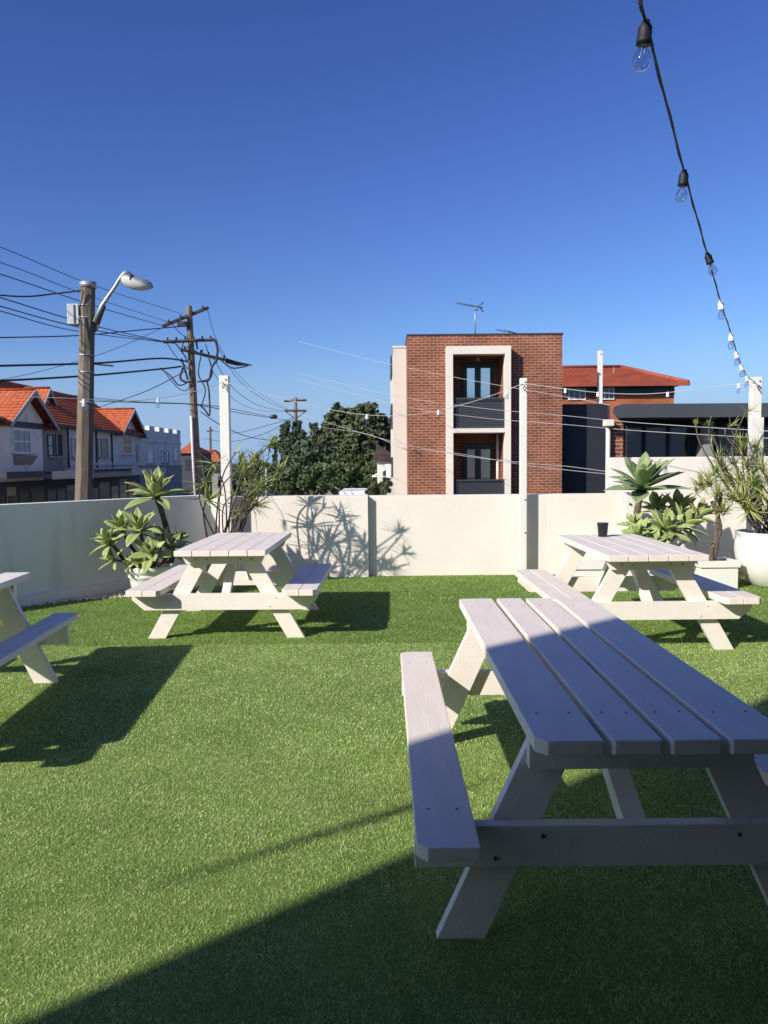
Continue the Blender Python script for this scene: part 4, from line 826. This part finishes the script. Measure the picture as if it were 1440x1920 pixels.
def gable(par, ya, yb, ze, za, xf=XF, depth=6., m='hw2', over=.6, vent=False):
    """front gable facing the street with tiled slopes running back"""
    o_ = par.location; ym = (ya+yb)/2
    mb = MB(); mb.prism([(xf+.05, ya+.35, ze-.02), (xf+.05, yb-.35, ze-.02), (xf+.05, ym, za-.25)], (-.2, 0, 0)); g_ = mb.build('gable', m, par); g_.location = -o_
    mb = MB(); tiled(mb, (xf+over, ya-.3, ze-.25), (xf-depth, ya-.3, ze-.25), (xf+over, ym, za), (xf-depth, ym, za)); tiled(mb, (xf+over, yb+.3, ze-.25), (xf-depth, yb+.3, ze-.25), (xf+over, ym, za), (xf-depth, ym, za))
    slope_under(mb, (xf+over-.01, ya-.3, ze-.25), (xf-depth, ya-.3, ze-.25), (xf-depth, ym, za), (xf+over-.01, ym, za), .08); slope_under(mb, (xf+over-.01, yb+.3, ze-.25), (xf-depth, yb+.3, ze-.25), (xf-depth, ym, za), (xf+over-.01, ym, za), .08)
    r_ = mb.build('gable_roof', 'tile', par); r_.location = -o_
    mb = MB()
    for s, yy in ((-1, ya-.3), (1, yb+.3)): mb.prism([(xf+over+.002, yy, ze-.25), (xf+over+.002, yy, ze-.5), (xf+over+.002, ym, za-.25), (xf+over+.002, ym, za+.04)], (.06, 0, 0))
    mb.build('barge_board', 'bargebd', r_)
    mb = MB(); mb.tube([(xf+over, ym, za+.05), (xf-depth, ym, za+.05)], .09, 6); mb.build('ridge_cap', 'tile', r_)
# house A
yA0, yA1 = 34., Yf(83)
HA = empty('shop_house', (XF, 42, GZ), 0, 'gabled two storey shop house cut by the left edge, white upper wall and sunlit tiles', 'house', 'two storey shop houses across the street')
bodyw(HA, yA0, yA1, EZ, 'hw1'); gable(HA, Yf(8), Yf(92), EZ, hp(57, 733).z, m='hw1', depth=7)
fac_window(HA, 27, 60, 805, 850, n_=3); shop_front(HA, -20, 84, 3); mb = MB(); mb.box(XF+.001, XF+.04, yA0, yA1-.01, GZ, .55); o = mb.build('lower_wall', 'timberdk', HA); o.location = -HA.location; awning(HA, -60, 12, 881, 898); awning(HA, 13, 84, 884, 896, 'awndk')  # dark lower sheet added; the shade under the awnings is in its colour
mb = MB(); ya, yb = Yf(28), Yf(60); z0 = hp(44, 858).z; mb.prism([(XF+.05, ya, z0+.1), (XF+.45, ya, z0+.1), (XF+.05, ya, z0-.4)], (0, yb-ya, 0)); o = mb.build('window_bracket', 'bargebd', HA); o.location = -HA.location
mb = MB(); mb.box(XF+.002, XF+.09, yA0, yA1-.1, EZ-.35, EZ-.02); o = mb.build('eave_board', 'timberdk', HA); o.location = -HA.location
mb = MB(); tiled(mb, (XF+.4, 33.5, EZ), (XF+.4, Yf(8)-.3, EZ), (XF-4.5, 33.5, EZ+2.5), (XF-4.5, Yf(8)-.3, EZ+2.5)); o = mb.build('roof', 'tile', HA); o.location = -HA.location
# house B: long street-facing tiled slope, dormer gable, second gable
HB = empty('shop_house', (XF, 56, GZ), 0, 'long shop house behind the nearest pole with streaky tiled slope and two gables', 'house', 'two storey shop houses across the street')
yB0, yB1 = yA1+.01, Yf(262)
bodyw(HB, yB0, Yf(128), EZ, 'hw2', 9, XF-.25); bodyw(HB, Yf(128)+.01, yB1, EZ, 'hw3')
mb = MB(); rx_, rzz = XF-3.9, EZ+2.75
tiled(mb, (XF+.45, yB0, EZ), (XF+.45, yB1, EZ), (rx_, yB0, rzz), (rx_, yB1, rzz), .36, .07); tiled(mb, (XF-9.4, yB0, EZ), (XF-9.4, yB1, EZ), (rx_, yB0, rzz), (rx_, yB1, rzz), .36)
slope_under(mb, (XF+.44, yB0, EZ), (XF+.44, yB1, EZ), (rx_, yB1, rzz), (rx_, yB0, rzz)); r_ = mb.build('roof', 'tile', HB); r_.location = -HB.location
mb = MB(); mb.tube([(rx_, yB0, rzz+.08), (rx_, yB1, rzz+.08)], .1, 6); mb.build('ridge_cap', 'tile', r_)
c = hp(195, 790); mb = MB(); mb.tube([(XF-1.2, c.y, c.z-.6), (XF-1.2, c.y, c.z+.35)], .16, 8); mb.build('roof_vent', 'dkmetal', r_)
mb = MB(); mb.box(XF+.3, XF+.52, yB0, yB1, EZ-.16, EZ-.01); mb.build('gutter', 'timberdk', r_)
gable(HB, Yf(220), Yf(263), EZ+.05, hp(245, 768).z, m='hw3', depth=6.5)
xd = XF-2.2; yda, ydb, ydm = Yf(75, xd), Yf(106, xd), Yf(93, xd)
gable(HB, yda, ydb, EZ+1.2, at(97, 729, ydm).z, xf=xd, depth=6, m='hw2', over=.35)
mb = MB(); mb.box(xd-3, xd, yda+.3, ydb-.3, EZ, EZ+1.2); o = mb.build('dormer_wall', 'hw2', HB); o.location = -HB.location
fac_window(HB, 84, 98, 751, 775, xf=xd+.002, n_=2, sill=False)
fac_window(HB, 92, 103, 815, 855, xf=XF-.25, n_=1, fm='timberdk'); fac_window(HB, 107, 118, 815, 855, xf=XF-.25, n_=1, fm='timberdk')
fac_window(HB, 186, 193, 822, 858, n_=1, fm='bargebd'); fac_window(HB, 197, 204, 822, 858, n_=1, fm='bargebd'); fac_window(HB, 232, 248, 818, 852, n_=3); fac_window(HB, 136, 146, 822, 858, n_=1, fm='bargebd')
mb = MB(); ya, yb = Yf(257), Yf(263); mb.box(XF+.003, XF+.03, ya, yb, hp(260, 873).z, hp(260, 832).z); o = mb.build('doorway', 'shopdk', HB); o.location = -HB.location
for u in (129, 182, 211): mb = MB(); y_ = Yf(u); mb.tube([(XF+.08, y_, 1.2), (XF+.08, y_, EZ-.05)], .06, 6); o = mb.build('downpipe', 'timberdk', HB); o.location = -HB.location
mb = MB(); mb.box(XF+.002, XF+.12, Yf(128)+.1, yB1-.1, 1.35, 1.55); o = mb.build('string_course', 'hw3', HB); o.location = -HB.location
shop_front(HB, 84, 262, 8); mb = MB(); mb.box(XF+.001, XF+.04, yB0, yB1-.01, GZ, .55); o = mb.build('lower_wall', 'timberdk', HB); o.location = -HB.location; awning(HB, 98, 142, 883, 898); awning(HB, 142.3, 176, 884, 898); awning(HB, 178, 246, 885, 894, 'hw2')  # dark sheet over the lower wall carries the painted shade below the awnings
# parapet building
HC = empty('shop_building', (XF, 72, GZ), 0, 'pale flat topped shop building with a notched parapet at the end of the row', 'building')
yC0, yC1 = yB1+.01, Yf(341); zc = hp(300, 809).z
bodyw(HC, yC0, yC1, zc, 'hw3', 10)
mb = MB(); n_ = 9
for i in range(n_):
    if i % 2 == 0: a = yC0+(yC1-yC0)*i/n_; mb.box(XF-.3, XF+.05, a, a+(yC1-yC0)/n_*.95, zc+.002, zc+.38)
o = mb.build('parapet', 'hw1', HC); o.location = -HC.location
mb = MB(); mb.box(XF+.002, XF+.1, yC0, yC1, zc-1.0, zc-.85); o = mb.build('cornice', 'hw3', HC); o.location = -HC.location
fac_window(HC, 278, 290, 845, 868, n_=1); fac_window(HC, 304, 309, 845, 868, n_=1, fm='bargebd'); fac_window(HC, 313, 318, 845, 868, n_=1, fm='bargebd'); fac_window(HC, 328, 335, 842, 864, n_=1)
mb = MB(); mb.box(XF+.002, XF+.08, yC0, yC1, GZ, hp(300, 872).z); o = mb.build('lower_wall', 'hw2', HC); o.location = -HC.location
awning(HC, 247, 312, 878, 889)
# further houses
def small_house(label, u0, u1, ve, vr, Y, xd_=7, m='hw2', rm='tile', ln=8):
    a, b_ = at(u0, ve, Y), at(u1, ve, Y); zr = at((u0+u1)/2, vr, Y).z
    t = empty('distant_house', ((a.x+b_.x)/2, Y, GZ-1), 0, label, 'house', 'distant roofs at the end of the street')
    mb = MB(); mb.box(a.x, b_.x, Y, Y+ln, GZ-3, a.z); o = mb.build('wall', m, t); o.location = -t.location
    mb = MB(); tiled(mb, (a.x-.3, Y-.3, a.z), (b_.x+.3, Y-.3, a.z), (a.x+.1, Y+ln/2, zr), (b_.x-1.5, Y+ln/2, zr)); tiled(mb, (b_.x+.3, Y-.3, a.z), (b_.x+.3, Y+ln, a.z), (b_.x-1.5, Y+ln/2, zr), (b_.x-1.5, Y+ln/2+.01, zr)); tiled(mb, (a.x-.3, Y+ln, a.z), (b_.x+.3, Y+ln, a.z), (a.x+.1, Y+ln/2, zr), (b_.x-1.5, Y+ln/2, zr)); o = mb.build('roof', rm, t); o.location = -t.location
    mb = MB(); w_ = b_.x-a.x; mb.box(a.x+w_*.3, a.x+w_*.6, Y-.05, Y-.002, a.z-1.8, a.z-.6); o = mb.build('window', 'glass', t); o.location = -t.location
small_house('dark walled house with shaded red tiles directly past the notched parapet building', 338, 366, 850, 828, 86, m='timberdk')
small_house('small red roofed house seen between the crossarm pole and the corner post', 374, 412, 866, 842, 112, m='timberdk')
small_house('low dark house at the foot of the corner post in the distance', 395, 440, 884, 872, 100, m='hw2', rm='tiledk')
small_house('brown roofed house partly hidden by the pale wing of the brick apartments', 707, 742, 863, 822, 48, m='hw1', rm='tiledk', ln=10)
small_house('distant hillside house showing between the trees and the brick apartments', 716, 744, 796, 778, 120, m='brickdk', rm='tiledk')
aw = empty('white_awning', at(722, 880, 44), 0, 'white canvas awning on a frame beside the brown roofed house', 'awning'); oa = aw.location
mb = MB(); mb.prism([at(697, 893, 44)-oa, at(723, 879, 44)-oa, at(723, 881, 44)-oa, at(699, 894.5, 44)-oa], (0, 1.5, 0)); mb.build('canopy', 'whitemetal', aw); mb = MB(); mb.tube([at(698, 893.5, 44)-oa, at(725, 893.5, 44)-oa], .03, 5); mb.box(*(lambda p, q: (p.x, q.x, 0, .4, q.z, p.z))(at(724, 870, 44)-oa, at(731, 912, 44)-oa)); mb.build('frame', 'whitemetal', aw)
vn = empty('parked_van', at(660, 926, 38), 0, 'white roof of a vehicle just above the back wall', 'van'); ov = vn.location
a, b_ = at(636, 921, 38)-ov, at(686, 927, 38)-ov; mb = MB(); mb.box(a.x, b_.x, 0, 4.2, GZ-ov.z+.35, a.z); mb.build('body', 'whitemetal', vn, bevel=.08, seg=3)
mb = MB(); mb.box(a.x+.1, b_.x-.1, -.02, -.003, a.z-.7, a.z-.2); mb.build('window', 'dkglass', vn)
for sx in (a.x+.05, b_.x-.25):
    for sy in (.8, 3.4): mb = MB(); mb.tube([(sx, sy, GZ-ov.z+.33), (sx+.2, sy, GZ-ov.z+.33)], .32, 20); mb.build('wheel', 'black', vn)

# ------------------------------------------------------------------ trees
def tree(name, label, cl, m, n_, leafs, seed, trunk, group='trees beyond the wall', long=1.):
    rg = random.Random(seed); P = [at(u, v, Y) for (u, v, Y, *_r) in cl]; b0 = V3(trunk); t = empty(name, b0, 0, label, 'tree', group)
    rs = np.random.default_rng(seed); vs = []; tot = sum((c[3]*c[4]) for c in cl)
    V = []; 
    for c, p in zip(cl, P):
        rx_, rz2 = c[3]/F*c[2], c[4]/F*c[2]; k = int(1.5*n_*c[3]*c[4]/tot)
        # lumps: sub-clumps on the ellipsoid
        nl = max(6, int(k/65)); dirs = rs.normal(size=(nl, 3)); dirs /= np.linalg.norm(dirs, axis=1)[:, None]; rad = rs.uniform(.3, 1.16, nl)
        lc = dirs*rad[:, None]*np.array([rx_, rx_*.9, rz2]); lr = rs.uniform(.11, .30, nl)*min(rx_, rz2)*1.25
        idx = rs.integers(0, nl, k); off = rs.normal(size=(k, 3)); off /= np.linalg.norm(off, axis=1)[:, None]; off *= (rs.uniform(.3, 1.05, k)**.6)[:, None]
        q = np.array(p-b0)+lc[idx]+off*lr[idx][:, None]; V.append(q)
    Q = np.concatenate(V); n = len(Q); a = rs.normal(size=(n, 3)); a /= np.linalg.norm(a, axis=1)[:, None]; a[:, 2] = a[:, 2]*.8*long; b = rs.normal(size=(n, 3)); b = np.cross(a, b); b /= np.linalg.norm(b, axis=1)[:, None]+1e-9
    s = (leafs*rs.uniform(.5, 1.4, n))[:, None]; v = np.stack([Q-a*s-b*s*.15, Q-b*s*.5, Q+a*s, Q+b*s*.5], 1).astype(np.float32)
    me = bpy.data.meshes.new('crown'); me.vertices.add(n*4); me.vertices.foreach_set('co', v.ravel()); me.loops.add(n*4); me.loops.foreach_set('vertex_index', np.arange(n*4, dtype=np.int32)); me.polygons.add(n)
    me.polygons.foreach_set('loop_start', np.arange(0, n*4, 4, dtype=np.int32)); me.polygons.foreach_set('loop_total', np.full(n, 4, np.int32)); me.update(calc_edges=True); me.materials.append(M[m])
    o = bpy.data.objects.new('crown', me); COL.objects.link(o); o.parent = t
    mb = MB(); top = P[0]-b0; mb.tube([V3((0, 0, 0)), V3((top.x*.3, top.y*.3, top.z*.4)), top], [.28, .2, .08], 8)
    for p in P[1:]: e_ = p-b0; mb.tube([V3((top.x*.3, top.y*.3, min(top.z, e_.z)*.4)), V3((e_.x*.6, e_.y*.6, e_.z*.75)), e_], [.12, .09, .04], 6)
    mb.build('trunk', 'bark', t); return t
gz = GZ
def base_at(u, Y): p = at(u, 900, Y); return (p.x, Y, terr(p.x, Y))
tree('pine_tree', 'dark round crowned tree, left one of the two tallest beyond the wall', [(640, 795, 72, 30, 32), (625, 830, 72, 26, 34), (650, 860, 71, 32, 36), (632, 775, 72, 16, 12)], 'leafdk', 9000, .24, 31, base_at(640, 72))
tree('pine_tree', 'dark round crowned tree, the tallest and right of the pair beyond the wall', [(684, 790, 68, 34, 30), (690, 830, 67, 40, 38), (668, 850, 67, 28, 34), (715, 850, 68, 24, 36), (678, 768, 68, 20, 12), (712, 805, 69, 22, 24)], 'leafdk', 15000, .24, 32, base_at(688, 68))
tree('conifer_tree', 'upright grey green conifer behind the far pale pole', [(530, 825, 58, 8, 24), (545, 850, 58, 20, 32), (536, 800, 58, 6, 12), (558, 815, 58, 9, 22)], 'leafcon', 7000, .17, 33, base_at(540, 58), long=1.4)
tree('conifer_tree', 'bushy conifer with pointed tops left of the round crowned trees', [(585, 845, 54, 28, 34), (566, 825, 54, 8, 22), (590, 812, 54, 9, 18), (612, 850, 54, 22, 34), (575, 880, 54, 34, 26)], 'leafcon', 12000, .16, 34, base_at(585, 54), long=1.4)
tree('cypress_tree', 'thin dark cypress rising alone against the sky near the sea', [(516, 842, 90, 4, 26), (516, 862, 90, 5, 14)], 'leafdk', 1600, .22, 35, base_at(516, 90))
tree('broadleaf_tree', 'low leafy tree filling the gap under the bushy conifer', [(560, 900, 46, 36, 24), (610, 900, 46, 30, 26), (530, 905, 46, 22, 20)], 'leafmid', 9000, .14, 36, base_at(570, 46))
tree('broadleaf_tree', 'low leafy tree under the tallest round crown', [(665, 895, 50, 34, 24), (700, 890, 50, 30, 26), (640, 885, 50, 22, 22)], 'leafmid', 9000, .15, 37, base_at(670, 50))
tree('broadleaf_tree', 'grey green tree right of the corner plants, lower than the conifers', [(500, 895, 62, 22, 20), (475, 880, 62, 18, 16), (455, 895, 62, 24, 18), (512, 878, 62, 10, 12)], 'leafcon', 6000, .17, 38, base_at(485, 62))
tree('shrub', 'flowering dark shrub against the foot of the pale wing', [(712, 915, 34, 22, 12), (698, 922, 34, 14, 8), (726, 905, 34, 8, 12)], 'leafdk', 2500, .10, 39, (at(712, 915, 34).x, 34, GZ))
tree('broadleaf_tree', 'distant hazy tree line clump left of the cypress', [(440, 905, 95, 22, 14), (470, 900, 97, 22, 12), (425, 912, 93, 20, 12)], 'leafmid', 3500, .3, 40, base_at(450, 95))
print('objects', len(S.objects))
